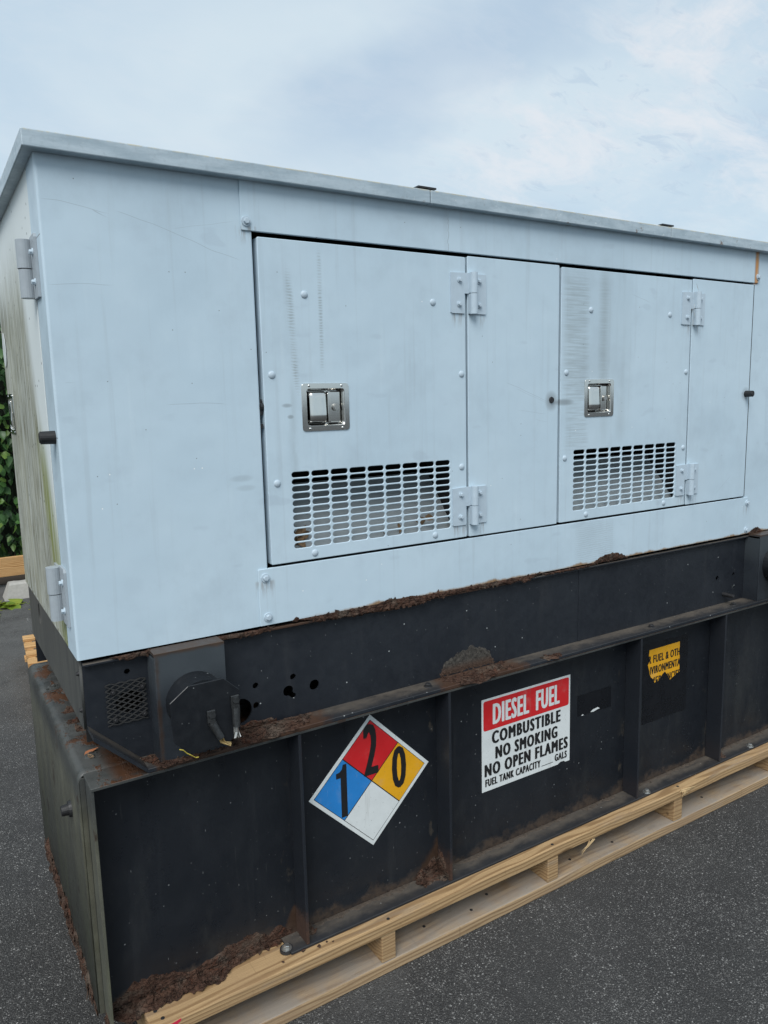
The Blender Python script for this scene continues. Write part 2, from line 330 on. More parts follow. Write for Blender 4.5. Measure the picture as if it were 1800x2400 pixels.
def mat_tank_side():
    n, b = material('tank_end_paint'); v = n.coord(); x, y, z = n.xyz(v)[:3]
    st = n.noise(n.scale(v, (1, 1, .16)), 12, 6, .65); e = n.noise(v, 20, 6, .7)
    c = n.mix(n.step(n.noise(v, 5, 4), .35, .65), (.028, .031, .031), (.052, .055, .052))
    c = n.mix(n.m('MULTIPLY', n.step(st, .25, .70, .35, 1), n.step(z, .69, .58, 0, .8)), c, n.mix(e, (.095, .094, .064), (.165, .160, .115)))
    c = n.mix(n.m('MULTIPLY', n.step(st, .45, .70), n.step(z, .5, .2, 0, .4)), c, (.115, .13, .065))
    c = n.mix(n.m('MULTIPLY', n.step(n.noise(v, 9, 6, .7), .60, .66), .8), c, (.035, .022, .015))
    up = n.step(n.nz(), .5, .85)
    ru = n.m('MULTIPLY', up, n.step(n.noise(n.scale(v, (1, .5, 1), (2.2, 4.1, 0)), 13, 6, .72), .52, .57))
    c = n.mix(n.m('MULTIPLY', up, n.step(e, .3, .7, .1, .6)), c, (.085, .085, .08))
    tri = n.m('MULTIPLY', up, n.m('MULTIPLY', n.step(x, .035, .075), n.step(y, .20, .11)))
    c = n.mix(n.mx(ru, n.m('MULTIPLY', tri, n.step(e, .3, .5))), c, n.mix(e, (.030, .014, .008), (.115, .050, .022)))
    n.put(b.inputs['Base Color'], c); n.put(b.inputs['Roughness'], n.step(e, .3, .7, .38, .6))
    n.put(b.inputs['Normal'], n.bump(n.m('ADD', e, n.m('MULTIPLY', ru, 1.2)), .5, .003))
mat_tank_side()

def mat_skid_end():
    n, b = material('skid_end_paint'); v = n.coord(); x, y, z = n.xyz(v)[:3]
    st = n.noise(n.scale(v, (1, 1, .1)), 30, 6, .7)
    c = n.mix(n.step(st, .35, .65), (.048, .050, .049), (.085, .086, .078))
    n.put(b.inputs['Base Color'], c); b.inputs['Roughness'].default_value = .5
    n.put(b.inputs['Normal'], n.bump(st, .2, .001))
mat_skid_end()

def mat_rust():
    n, b = material('flaking_rust'); v = n.coord()
    a = n.noise(v, 22, 6, .7); g = n.noise(v, 140, 5, .7); k = n.vor(n.scale(v, (1, 1, 2.2)), 75, 'F1', dim='3D')
    c = n.mix(n.step(a, .3, .7), (.030, .015, .0105), (.086, .045, .030))
    c = n.mix(n.step(g, .45, .75, 0, .7), c, (.115, .078, .058))
    c = n.mix(n.step(n.noise(v, 12, 5, .65), .48, .66, 0, .75), c, (.105, .084, .066))
    c = n.mix(n.step(n.noise(v, 17, 5, .65, 1.5), .58, .66, 0, .8), c, (.085, .034, .020))
    c = n.mix(n.step(g, .42, .25, 0, .7), c, (.012, .008, .006))
    wv_ = n.new('ShaderNodeVectorMath', operation='MULTIPLY_ADD'); n.put(wv_.inputs[0], n.noise(v, 40, 3, .6, col=True)); wv_.inputs[1].default_value = (.08, .08, .08); n.put(wv_.inputs[2], v)
    ck = n.vor(n.scale(wv_.outputs[0], (.6, 1, 1.3)), 26, 'DISTANCE_TO_EDGE', dim='3D'); c = n.mix(n.step(ck, .035, .0, 0, .65), c, (.010, .007, .006))
    n.put(b.inputs['Base Color'], c); b.inputs['Roughness'].default_value = .9; b.inputs['Specular IOR Level'].default_value = .2
    n.put(b.inputs['Normal'], n.bump(n.m('ADD', n.m('MULTIPLY', n.step(ck, 0, .05), .6), n.m('ADD', g, n.m('MULTIPLY', k, .6))), .9, .004))
mat_rust()

def mat_asphalt():
    n, b = material('asphalt'); v = n.coord(); x, y, z = n.xyz(v)[:3]
    f = n.noise(v, 900/6, 3, .7); a = n.noise(v, 1.1, 7, .7); bb = n.noise(v, 7, 5, .65)
    c = n.mix(n.step(a, .3, .7), (.025, .0245, .0245), (.042, .0415, .041))
    c = n.mix(n.step(f, .40, .75, 0, .45), c, (.060, .059, .057))
    c = n.mix(n.step(f, .45, .25, 0, .6), c, (.012, .012, .013))
    cl = n.step(n.noise(v, 3.1, 4, .6), .36, .66)
    jv = n.new('ShaderNodeVectorMath', operation='MULTIPLY_ADD'); n.put(jv.inputs[0], n.noise(v, 160, 2, .5, col=True)); jv.inputs[1].default_value = (.007, .007, 0); n.put(jv.inputs[2], v)
    vj = jv.outputs[0]
    for sc_, rad, thr, col in ((380, .48, .67, .12), (230, .42, .79, .22), (120, .34, .92, .33)):
        d = n.vor(vj, sc_, 'F1'); k = n.xyz(n.vor(vj, sc_, 'F1', 'Color'))
        th = n.m('SUBTRACT', thr+.06, n.m('MULTIPLY', cl, .15))
        ch = n.m('MULTIPLY', n.step(d, rad, rad*.6), n.m('GREATER_THAN', k[0], th))
        c = n.mix(n.m('MULTIPLY', ch, n.m('MULTIPLY_ADD', k[1], .65, .32)), c, (col, col*.98, col*.94))
    # scuffed paler lanes and scrapes
    lane = n.m('MULTIPLY', n.step(n.noise(n.scale(v, (1, .45, 1), (5, 2, 0)), 1.5, 6, .7, .5), .53, .70), .45)
    c = n.mix(n.m('MULTIPLY', lane, n.step(f, .3, .6, .4, 1)), c, (.115, .114, .110))
    worn = n.m('MULTIPLY', n.step(y, 1.2, 4.2), n.m('MULTIPLY', n.step(x, 1.6, .2), n.step(n.noise(v, 2.6, 6, .7), .30, .62, .15, .65)))
    c = n.mix(worn, c, (.125, .124, .12))
    sc = n.noise(n.scale(v, (2.6, .35, 1), (9, 1, 0)), 7, 5, .75, .3)
    c = n.mix(n.m('MULTIPLY', n.step(sc, .66, .72), n.step(y, 1.0, 3.0, .05, .5)), c, (.26, .26, .25))
    n.put(b.inputs['Base Color'], c); n.put(b.inputs['Roughness'], n.step(f, .3, .7, .70, .92))
    hgt = n.m('ADD', n.m('MULTIPLY', n.vor(v, 190, 'F1'), -.8), n.m('MULTIPLY', f, 1.2))
    n.put(b.inputs['Normal'], n.bump(hgt, .85, .004)); b.inputs['Specular IOR Level'].default_value = .35
mat_asphalt()

def mat_wood(name, c0, c1, dust):
    n, b = material(name); v = n.coord('Object')
    oi = n.new('ShaderNodeObjectInfo').outputs['Random']
    vv = n.new('ShaderNodeVectorMath', operation='ADD'); n.put(vv.inputs[0], v); n.put(vv.inputs[1], n.comb(n.m('MULTIPLY', oi, 17.0), n.m('MULTIPLY', oi, 5.0), n.m('MULTIPLY', oi, 9.0)))
    v2 = vv.outputs[0]
    warp = n.noise(n.scale(v2, (.7, 5, 5)), 1.6, 3, .5)
    ring = n.m('SINE', n.m('MULTIPLY_ADD', n.xyz(v2)[2], 520.0, n.m('MULTIPLY_ADD', warp, 46.0, n.m('MULTIPLY', n.xyz(v2)[1], 170.0))))
    grain = n.noise(n.scale(v2, (1.6, 110, 110)), 4.0, 5, .7)
    c = n.mix(n.step(ring, -.2, .95), c1, tuple(q*.80 for q in c0))
    c = n.mix(n.step(grain, .42, .62, 0, .45), c, tuple(q*.60 for q in c0))
    c = n.mix(n.step(n.noise(v2, 2.2, 5, .65), .42, .72, 0, .65), c, (c1[0]*.72, c1[1]*.70, c1[2]*.74))
    c = n.mix(n.step(n.noise(n.scale(v2, (14, .6, .6)), 9, 2, .5), .68, .74, 0, .35), c, tuple(q*.5 for q in c0))
    kn = n.vor(n.scale(v2, (1, 3.2, 3.2)), 2.6, 'F1', dim='3D'); c = n.mix(n.step(kn, .10, .05, 0, .85), c, tuple(q*.38 for q in c0)); c = n.mix(n.step(n.noise(n.scale(v2, (.6, 4, 4), (3, 1, 2)), 6, 5, .65), .54, .72, 0, .40), c, (.26, .23, .195))
    if dust:
        up = n.step(n.nz(), .5, .9)
        c = n.mix(n.m('MULTIPLY', up, n.step(n.noise(v2, 4.5, 5, .65), .30, .62, .1, dust)), c, (.27, .245, .215))
        c = n.mix(n.m('MULTIPLY', up, n.step(n.noise(v2, 26, 5, .7), .66, .74, 0, .5)), c, (.10, .075, .05))
    # hand-shaped mill marks and grime
    c = n.mix(n.step(n.noise(n.scale(v2, (1, 8, 8)), 9, 4, .7), .60, .72, 0, .45), c, tuple(q*.45 for q in c0))
    n.put(b.inputs['Base Color'], c); b.inputs['Roughness'].default_value = .75; b.inputs['Specular IOR Level'].default_value = .25
    n.put(b.inputs['Normal'], n.bump(n.m('ADD', grain, n.m('MULTIPLY', ring, .15)), .45, .002))
mat_wood('fresh_pine', (.335, .205, .098), (.455, .305, .158), 0)
mat_wood('dusty_pine', (.31, .20, .108), (.42, .295, .172), .85)
mat_wood('block_pine', (.33, .20, .095), (.45, .30, .155), 0)
mat_wood('orange_pine', (.46, .235, .085), (.62, .38, .17), 0)

simple('polished_steel', (.66, .655, .63), .10, 1.0)
simple('zinc_bolt', (.48, .48, .46), .38, .9, var=.15, sc=120)
simple('black_rubber', (.012, .012, .013), .55, var=.3, sc=90)
simple('dark_iron', (.030, .030, .032), .5, .3, var=.35, sc=90, bmp=.3)
simple('baffle_paint', (.31, .345, .36), .5, var=.08, sc=12)
def mat_sticker(name, col):
    n, b = material(name); v = n.coord(); x, y, z = n.xyz(v)[:3]; v2 = n.comb(x, z, 0.0)
    f = n.noise(v, 12, 6, .68); c = n.mix(n.step(f, .3, .7), tuple(q*.90 for q in col), col)
    c = n.mix(n.step(f, .54, .74, 0, .28), c, (.30, .29, .26))
    c = n.mix(n.step(n.noise(n.scale(v, (1, 1, .08)), 34, 4, .6), .60, .75, 0, .25), c, (.22, .21, .19))
    k = n.vor(v2, 120, 'F1'); kc = n.xyz(n.vor(v2, 120, 'F1', 'Color')); c = n.mix(n.m('MULTIPLY', n.step(k, .16, .08), n.step(kc[0], .90, .92, 0, .6)), c, (.12, .11, .10))
    w = n.noise(n.scale(v, (6, 1, .5), (1, 0, 4)), 36, 3, .5); c = n.mix(n.m('MULTIPLY', n.step(w, .70, .74), .35), c, tuple(min(1, q*.5+.30) for q in col))
    n.put(b.inputs['Base Color'], c); n.put(b.inputs['Roughness'], n.step(f, .3, .7, .34, .55)); n.put(b.inputs['Normal'], n.bump(n.noise(v, 45, 3), .12, .001))
mat_sticker('sticker_white', (.70, .735, .73)); mat_sticker('sticker_red', (.60, .016, .020)); mat_sticker('sticker_blue', (.022, .215, .58)); mat_sticker('sticker_yellow', (.78, .385, .012))
simple('sticker_black', (.012, .012, .013), .45)
simple('ghost_black', (.0045, .0055, .008), .30, var=.15, sc=15)
simple('paint_red', (.55, .02, .06), .6)
simple('frayed_copper', (.42, .30, .13), .5, .6, var=.4, sc=300)
simple('yellow_wire', (.42, .34, .05), .5, var=.2, sc=100)
simple('cobweb_grey', (.55, .56, .54), .8)
simple('interior_black', (.012, .013, .014), .8)
simple('concrete', (.36, .345, .315), .85, var=.28, sc=45, bmp=.8)
simple('soil', (.040, .030, .022), .95, var=.5, sc=30, bmp=1.0)
simple('dead_leaf', (.20, .125, .065), .8, var=.4, sc=80, bmp=.6)
simple('rust_leaf', (.34, .13, .055), .7, var=.3, sc=80)
def mat_leaf(name, c0, c1):
    n, b = material(name); v = n.coord(); oi = n.new('ShaderNodeObjectInfo').outputs['Random']
    f = n.m('ADD', n.m('MULTIPLY', n.noise(v, 5, 3), .6), n.m('MULTIPLY', oi, .5))
    n.put(b.inputs['Base Color'], n.mix(n.step(f, .25, .8), c0, c1)); b.inputs['Roughness'].default_value = .42
    b.inputs['Subsurface Weight'].default_value = 0.0
    tr = n.new('ShaderNodeBsdfTranslucent'); n.put(tr.inputs[0], n.mix(.5, c0, tuple(min(1, q*2.2) for q in c1)))
    ms = n.new('ShaderNodeMixShader'); ms.inputs[0].default_value = .28
    out = [q for q in n.n if q.type == 'OUTPUT_MATERIAL'][0]
    n.l.new(b.outputs[0], ms.inputs[1]); n.l.new(tr.outputs[0], ms.inputs[2]); n.l.new(ms.outputs[0], out.inputs[0])
mat_leaf('hedge_leaf', (.030, .080, .024), (.075, .17, .045))
mat_leaf('hedge_leaf_light', (.070, .155, .030), (.16, .26, .06))
mat_leaf('ground_leaf', (.15, .24, .03), (.34, .36, .05))

# ------------------------------------------------------------------ mesh helpers
def mesh(bm, name, mat, smooth=False):
    me = bpy.data.meshes.new(name); bm.normal_update(); bm.to_mesh(me); bm.free()
    me.materials.append(MATS[mat])
    if smooth:
        for p in me.polygons: p.use_smooth = True
    return me
def tagit(o, label=None, cat=None, group=None, kind=None):
    for k, v in (('label', label), ('category', cat), ('group', group), ('kind', kind)):
        if v: o[k] = v
    return o
def thing(name, label, cat, loc, group=None):
    o = bpy.data.objects.new(name, None); COL.objects.link(o); o.location = loc; o.empty_display_size = .1
    return tagit(o, label, cat, group)
def obj(name, me, parent=None, loc=(0, 0, 0), rot=(0, 0, 0), label=None, kind=None):
    o = bpy.data.objects.new(name, me); COL.objects.link(o); o.location = loc; o.rotation_euler = rot
    if parent is not None: o.parent = parent
    return tagit(o, label, None, None, kind)
def box(bm, x0, x1, y0, y1, z0, z1, bev=0.0, seg=2):
    vs = [bm.verts.new(p) for p in ((x0, y0, z0), (x1, y0, z0), (x1, y1, z0), (x0, y1, z0), (x0, y0, z1), (x1, y0, z1), (x1, y1, z1), (x0, y1, z1))]
    fs = [bm.faces.new([vs[i] for i in q]) for q in ((0, 3, 2, 1), (4, 5, 6, 7), (0, 1, 5, 4), (1, 2, 6, 5), (2, 3, 7, 6), (3, 0, 4, 7))]
    if bev:
        es = {e for f in fs for e in f.edges}
        bmesh.ops.bevel(bm, geom=list(es), offset=bev, segments=seg, affect='EDGES', profile=.5)
    return bm
def bxm(name, mat, *a, **k):
    return mesh(box(bmesh.new(), *a, **k), name, mat)
def frame(p0, p1):
    d = (Vector(p1)-Vector(p0)).normalized(); t = Vector((0, 0, 1)) if abs(d.z) < .9 else Vector((1, 0, 0))
    a = d.cross(t).normalized(); return d, a, d.cross(a).normalized()
def cyl(bm, p0, p1, r0, r1=None, seg=16, cap=True):
    r1 = r0 if r1 is None else r1; d, a, b = frame(p0, p1)
    A = [bm.verts.new(Vector(p0)+r0*(cos(t)*a+sin(t)*b)) for t in [2*pi*i/seg for i in range(seg)]]
    B = [bm.verts.new(Vector(p1)+r1*(cos(t)*a+sin(t)*b)) for t in [2*pi*i/seg for i in range(seg)]]
    for i in range(seg): bm.faces.new((A[i], A[(i+1) % seg], B[(i+1) % seg], B[i]))
    if cap: bm.faces.new(A[::-1]); bm.faces.new(B)
    return bm
def tube(bm, pts, r, seg=6, flat=1.0, taper=None):
    rings = []
    for i, p in enumerate(pts):
        p = Vector(p); d = (Vector(pts[min(i+1, len(pts)-1)])-Vector(pts[max(i-1, 0)])).normalized()
        t = Vector((0, 0, 1)) if abs(d.z) < .9 else Vector((0, 1, 0)); a = d.cross(t).normalized(); b = d.cross(a)
        rr = r if taper is None else r*taper[i]
        rings.append([bm.verts.new(p+rr*(cos(2*pi*k/seg)*a*flat+sin(2*pi*k/seg)*b)) for k in range(seg)])
    for A, B in zip(rings, rings[1:]):
        for k in range(seg): bm.faces.new((A[k], A[(k+1) % seg], B[(k+1) % seg], B[k]))
    bm.faces.new(rings[0][::-1]); bm.faces.new(rings[-1])
    return bm
def prism(bm, pts, fn, d0, d1):
    # closed outline pts (a, b) -> fn(a, b, d) ; extruded between depths d0 and d1
    A = [bm.verts.new(fn(a, b, d0)) for a, b in pts]; B = [bm.verts.new(fn(a, b, d1)) for a, b in pts]
    n_ = len(pts); bm.faces.new(A); bm.faces.new(B[::-1])
    for i in range(n_): bm.faces.new((A[i], B[i], B[(i+1) % n_], A[(i+1) % n_]))
    bmesh.ops.recalc_face_normals(bm, faces=bm.faces[:]); return bm
XZ = lambda a, b, d: (a, d, b)
YZ = lambda a, b, d: (d, a, b)
XY = lambda a, b, d: (a, b, d)
def rrect(x0, x1, z0, z1, r, k=4):
    out = []
    for cx, cz, s in ((x1-r, z0+r, -90), (x1-r, z1-r, 0), (x0+r, z1-r, 90), (x0+r, z0+r, 180)):
        for i in range(k+1):
            t = radians(s+90*i/k); out.append((cx+r*cos(t), cz+r*sin(t)))
    return out
def ell(cx, cz, rx, rz=None, k=22, jag=0.0):
    rz = rz or rx
    return [(cx+rx*(1+jag*random.uniform(-1, 1))*cos(2*pi*i/k), cz+rz*(1+jag*random.uniform(-1, 1))*sin(2*pi*i/k)) for i in range(k)]
def plate(name, mat, outline, holes, plane, d0, d1, bev=0.0):
    """flat sheet with real holes: a filled 2D curve turned into a mesh; plane 'XZ' faces -y, 'YZ' faces -x"""
    cu_ = bpy.data.curves.new(name, 'CURVE'); cu_.dimensions = '2D'; cu_.fill_mode = 'BOTH'
    for pts in [outline]+list(holes):
        sp = cu_.splines.new('POLY'); sp.points.add(len(pts)-1); sp.use_cyclic_u = True
        for p, q in zip(sp.points, pts): p.co = ((-q[0] if plane == 'YZ' else q[0]), q[1], 0, 1)
    cu_.extrude = max(1e-5, (d1-d0)/2-bev); cu_.bevel_depth = bev; cu_.bevel_resolution = 1; cu_.offset = -bev
    o = bpy.data.objects.new(name, cu_); COL.objects.link(o)
    me = bpy.data.meshes.new_from_object(o.evaluated_get(bpy.context.evaluated_depsgraph_get()))
    bpy.data.objects.remove(o); bpy.data.curves.remove(cu_)
    mid = (d0+d1)/2
    for v in me.vertices:
        a, b, c = v.co
        v.co = (a, mid-c, b) if plane == 'XZ' else ((mid-c, -a, b) if plane == 'YZ' else (a, b, mid+c))
    me.materials.clear(); me.materials.append(MATS[mat]); me.name = name
    return me
def text(name, mat, body, x0, x1, z0, z1, y, bold=.0, cuts=()):
    """flat lettering fitted to a box; strokes are fattened by fused copies so condensed letters keep their weight"""
    cu_ = bpy.data.curves.new(name, 'FONT'); cu_.body = body; cu_.resolution_u = 3; cu_.space_character = 1.0+bold*4
    o = bpy.data.objects.new(name, cu_); COL.objects.link(o)
    me = bpy.data.meshes.new_from_object(o.evaluated_get(bpy.context.evaluated_depsgraph_get()))
    bpy.data.objects.remove(o); bpy.data.curves.remove(cu_)
    xs = [v.co.x for v in me.vertices]; ys = [v.co.y for v in me.vertices]
    ax, bx_, ay, by = min(xs), max(xs), min(ys), max(ys); w = bold*(z1-z0); hgt = w*.35
    bm = bmesh.new()
    for k, (dx, dz) in enumerate(((-1, 0), (-.5, .8), (-.5, -.8), (0, 0), (.5, .8), (.5, -.8), (1, 0)) if bold else ((0, 0),)):
        m2 = me.copy()
        for v in m2.vertices: v.co = (x0+w+(v.co.x-ax)/(bx_-ax)*(x1-x0-2*w)+dx*w, y-.00004*k, z0+hgt+(v.co.y-ay)/(by-ay)*(z1-z0-2*hgt)+dz*hgt)
        bm.from_mesh(m2); bpy.data.meshes.remove(m2)
    for p, nn in cuts:
        bmesh.ops.bisect_plane(bm, geom=bm.verts[:]+bm.edges[:]+bm.faces[:], plane_co=(p[0], y, p[1]), plane_no=(nn[0], 0, nn[1]), clear_outer=True)
    bm.to_mesh(me); bm.free()
    me.materials.clear(); me.materials.append(MATS[mat]); return me
def nz3(p, s, seed=0.0): return noise.fractal(Vector((p[0]*s+seed, p[1]*s+seed*1.7, p[2]*s-seed)), 1.0, 2.0, 5)
def crust(name, parent, o, U, V, Nn, L, w, amp, seed, nu=None, nv=9, ragged=.5, flakes=30, w0=None, taper=True, mat='flaking_rust', label=None):
    """a lumpy scab of rust on a surface: o + u*U + v*V, standing off along Nn, ragged border, loose flakes"""
    o = Vector(o); U = Vector(U); V = Vector(V); Nn = Vector(Nn); rng = random.Random(int(seed*100))
    nu = max(nu or 8, int(L/.0032)); nv = int(nv*1.7); bm = bmesh.new(); rows = []
    wf = w if callable(w) else (lambda u: w); w0f = w0 if callable(w0) else (lambda u: (w0 or 0.0))
    for i in range(nu+1):
        u = L*i/nu; et = min(1, min(u, L-u)/(.08*L+.004)) if taper else 1.0
        wa = w0f(u); wb = wf(u); rg = ragged*(wb-wa)
        wb += rg*nz3((u, 0, seed), 28, seed)*.9; wa -= rg*nz3((u, 5, seed), 24, seed)*.35*(1 if w0 else 0)
        wm = wa+(wb-wa)*(.15+.85*et); row = []
        for j in range(nv+1):
            t = j/nv; v = wa+(wm-wa)*t; p = o+U*u+V*v
            bell = min(1, min(t if w0 or True else 1, 1-t)*4.0+.05)*et
            tr = nz3(p, 34, seed)*2.2+.5*nz3(p, 90, seed+5); fl = math.floor(tr*2.2); fr = tr*2.2-fl; tr = (fl+min(1, fr*4.0))/2.2   # scale breaks off in layers
            h = amp*bell*(.55+.42*tr+.30*abs(nz3(p, 120, seed+3)))
            p = p+Nn*(h-.0012*(1-bell))+U*.002*nz3(p, 60, seed+9)
            row.append(bm.verts.new(p))
        rows.append(row)
    for A, B in zip(rows, rows[1:]):
        for j in range(nv): bm.faces.new((A[j], B[j], B[j+1], A[j+1]))
    for k in range(flakes):
        i = rng.randrange(1, nu); j = rng.randrange(1, nv); p = rows[i][j].co.copy()
        s = rng.uniform(.003, min(.017, .003+amp*1.7)); d = (U*rng.uniform(-1, 1)+V*rng.uniform(-1, 1)).normalized(); e = (d.cross(Nn)+Nn*rng.uniform(-.25, .25)).normalized()
        d = (d+Nn*rng.uniform(-.2, .32)).normalized(); th = d.cross(e).normalized()*.0007; p += Nn*amp*.25
        q = [p+d*s*rng.uniform(.6, 1.2), p+e*s*rng.uniform(.3, .8), p-d*s*rng.uniform(.5, 1), p-e*s*rng.uniform(.3, .8)]
        A = [bm.verts.new(r+th) for r in q]; B = [bm.verts.new(r-th) for r in q]
        bm.faces.new(A); bm.faces.new(B[::-1])
        for a in range(4): bm.faces.new((A[a], B[a], B[(a+1) % 4], A[(a+1) % 4]))
    bmesh.ops.recalc_face_normals(bm, faces=bm.faces[:])
    return obj(name, mesh(bm, name, mat), parent, label=label)

# shared small hardware; axis is local +z
def hex_bolt(name, mat, rw, rh, hw, hh):
    bm = bmesh.new(); cyl(bm, (0, 0, -.001), (0, 0, hw), rw, rw*.93, 18); cyl(bm, (0, 0, hw), (0, 0, hw+hh*.8), rh, rh, 6); cyl(bm, (0, 0, hw+hh*.8), (0, 0, hw+hh), rh*.98, rh*.82, 6)
    return mesh(bm, name, mat)
def dome(name, mat, r, h, slot=False):
    bm = bmesh.new(); K = 16; rings = []
    for j in range(5):
        t = j/5*pi/2; rings.append([bm.verts.new((r*cos(t)*cos(2*pi*i/K), r*cos(t)*sin(2*pi*i/K), h*sin(t)-.0005)) for i in range(K)])
    tp = bm.verts.new((0, 0, h))
    for A, B in zip(rings, rings[1:]):
        for i in range(K): bm.faces.new((A[i], A[(i+1) % K], B[(i+1) % K], B[i]))
    for i in range(K): bm.faces.new((rings[-1][i], rings[-1][(i+1) % K], tp))
    me = mesh(bm, name, mat, True); return me
BOLT_HINGE = hex_bolt('hinge_bolt', 'fitting_paint', .0088, .0058, .0022, .0058)
BOLT_PANEL = hex_bolt('panel_bolt', 'fitting_paint', .0125, .0078, .003, .006)
BOLT_RUST = hex_bolt('flange_bolt', 'dark_iron', .0135, .0095, .002, .0075)
BOLT_ZINC = hex_bolt('lag_bolt', 'zinc_bolt', .0150, .0092, .0025, .009)
RIVET = dome('rivet', 'fitting_paint', .0100, .0052)
SCREW = dome('latch_screw', 'polished_steel', .0037, .0022)
NUT = hex_bolt('mesh_bolt', 'dark_iron', .0068, .0045, .0015, .004)
FRONT = (pi/2, 0, 0); LEFT = (0, -pi/2, 0)

# ------------------------------------------------------------------ the ground
def ground():
    bm = bmesh.new(); R = 400
    vs = [bm.verts.new(p) for p in ((-R, -R, 0), (R, -R, 0), (R, R, 0), (-R, R, 0))]; bm.faces.new(vs)
    tagit(obj('asphalt_ground', mesh(bm, 'asphalt_ground', 'asphalt')), 'dark asphalt car park with pale aggregate specks', None, None, 'structure')
    bm = bmesh.new(); nx, ny = 60, 14; g = []
    for i in range(nx+1):
        g.append([bm.verts.new((-8+16*i/nx, 6.05+2.6*j/ny, .004+(.07 if 0 < j else 0)*(1+.9*nz3((i*.3, j*.3, 0), 1.1)))) for j in range(ny+1)])
    for A, B in zip(g, g[1:]):
        for j in range(ny): bm.faces.new((A[j], B[j], B[j+1], A[j+1]))
    tagit(obj('planting_bed', mesh(bm, 'planting_bed', 'soil')), 'dark soil bed under the hedge', None, None, 'structure')
ground()

# ------------------------------------------------------------------ the generator
XL, YB = 3.05, .95
ZE, ZT = 1.0, 2.109
GEN = thing('diesel_generator', 'weathered blue-grey enclosed diesel generator on a rusty black fuel tank', 'generator', (1.5, .44, .165))
OFF = (-1.5, -.44, -.165+GZ)
def gp(name, me, label=None, kind=None): return obj(name, me, GEN, OFF, label=label, kind=kind)

def sheet(name, mat, path, t, z0, z1, smooth_from=None):
    """folded sheet: open path (x, y) given a thickness t to its left, extruded in z"""
    n_ = len(path); off = []
    for i in range(n_):
        p = Vector((*path[i], 0)); ds = []
        if i > 0: ds.append((p-Vector((*path[i-1], 0))).normalized())
        if i < n_-1: ds.append((Vector((*path[i+1], 0))-p).normalized())
        nn = Vector((0, 0, 0))
        for d in ds: nn += Vector((-d.y, d.x, 0))
        nn.normalize(); k = max(.5, nn.dot(Vector((-ds[0].y, ds[0].x, 0)))); q = p+nn*t/k; off.append((q.x, q.y))
    bm = bmesh.new()
    F0 = [bm.verts.new((*p, z0)) for p in path]; F1 = [bm.verts.new((*p, z1)) for p in path]
    G0 = [bm.verts.new((*p, z0)) for p in off]; G1 = [bm.verts.new((*p, z1)) for p in off]
    for i in range(n_-1):
        bm.faces.new((F0[i], F0[i+1], F1[i+1], F1[i])); bm.faces.new((G0[i+1], G0[i], G1[i], G1[i+1]))
        bm.faces.new((F0[i+1], F0[i], G0[i], G0[i+1])); bm.faces.new((F1[i], F1[i+1], G1[i+1], G1[i]))
    bm.faces.new((F0[0], F1[0], G1[0], G0[0])); bm.faces.new((F1[-1], F0[-1], G0[-1], G1[-1]))
    bmesh.ops.recalc_face_normals(bm, faces=bm.faces[:])
    return mesh(bm, name, mat)
def arc2(cx, cy, r, a0, a1, k=6): return [(cx+r*cos(radians(a0+(a1-a0)*i/k)), cy+r*sin(radians(a0+(a1-a0)*i/k))) for i in range(k+1)]

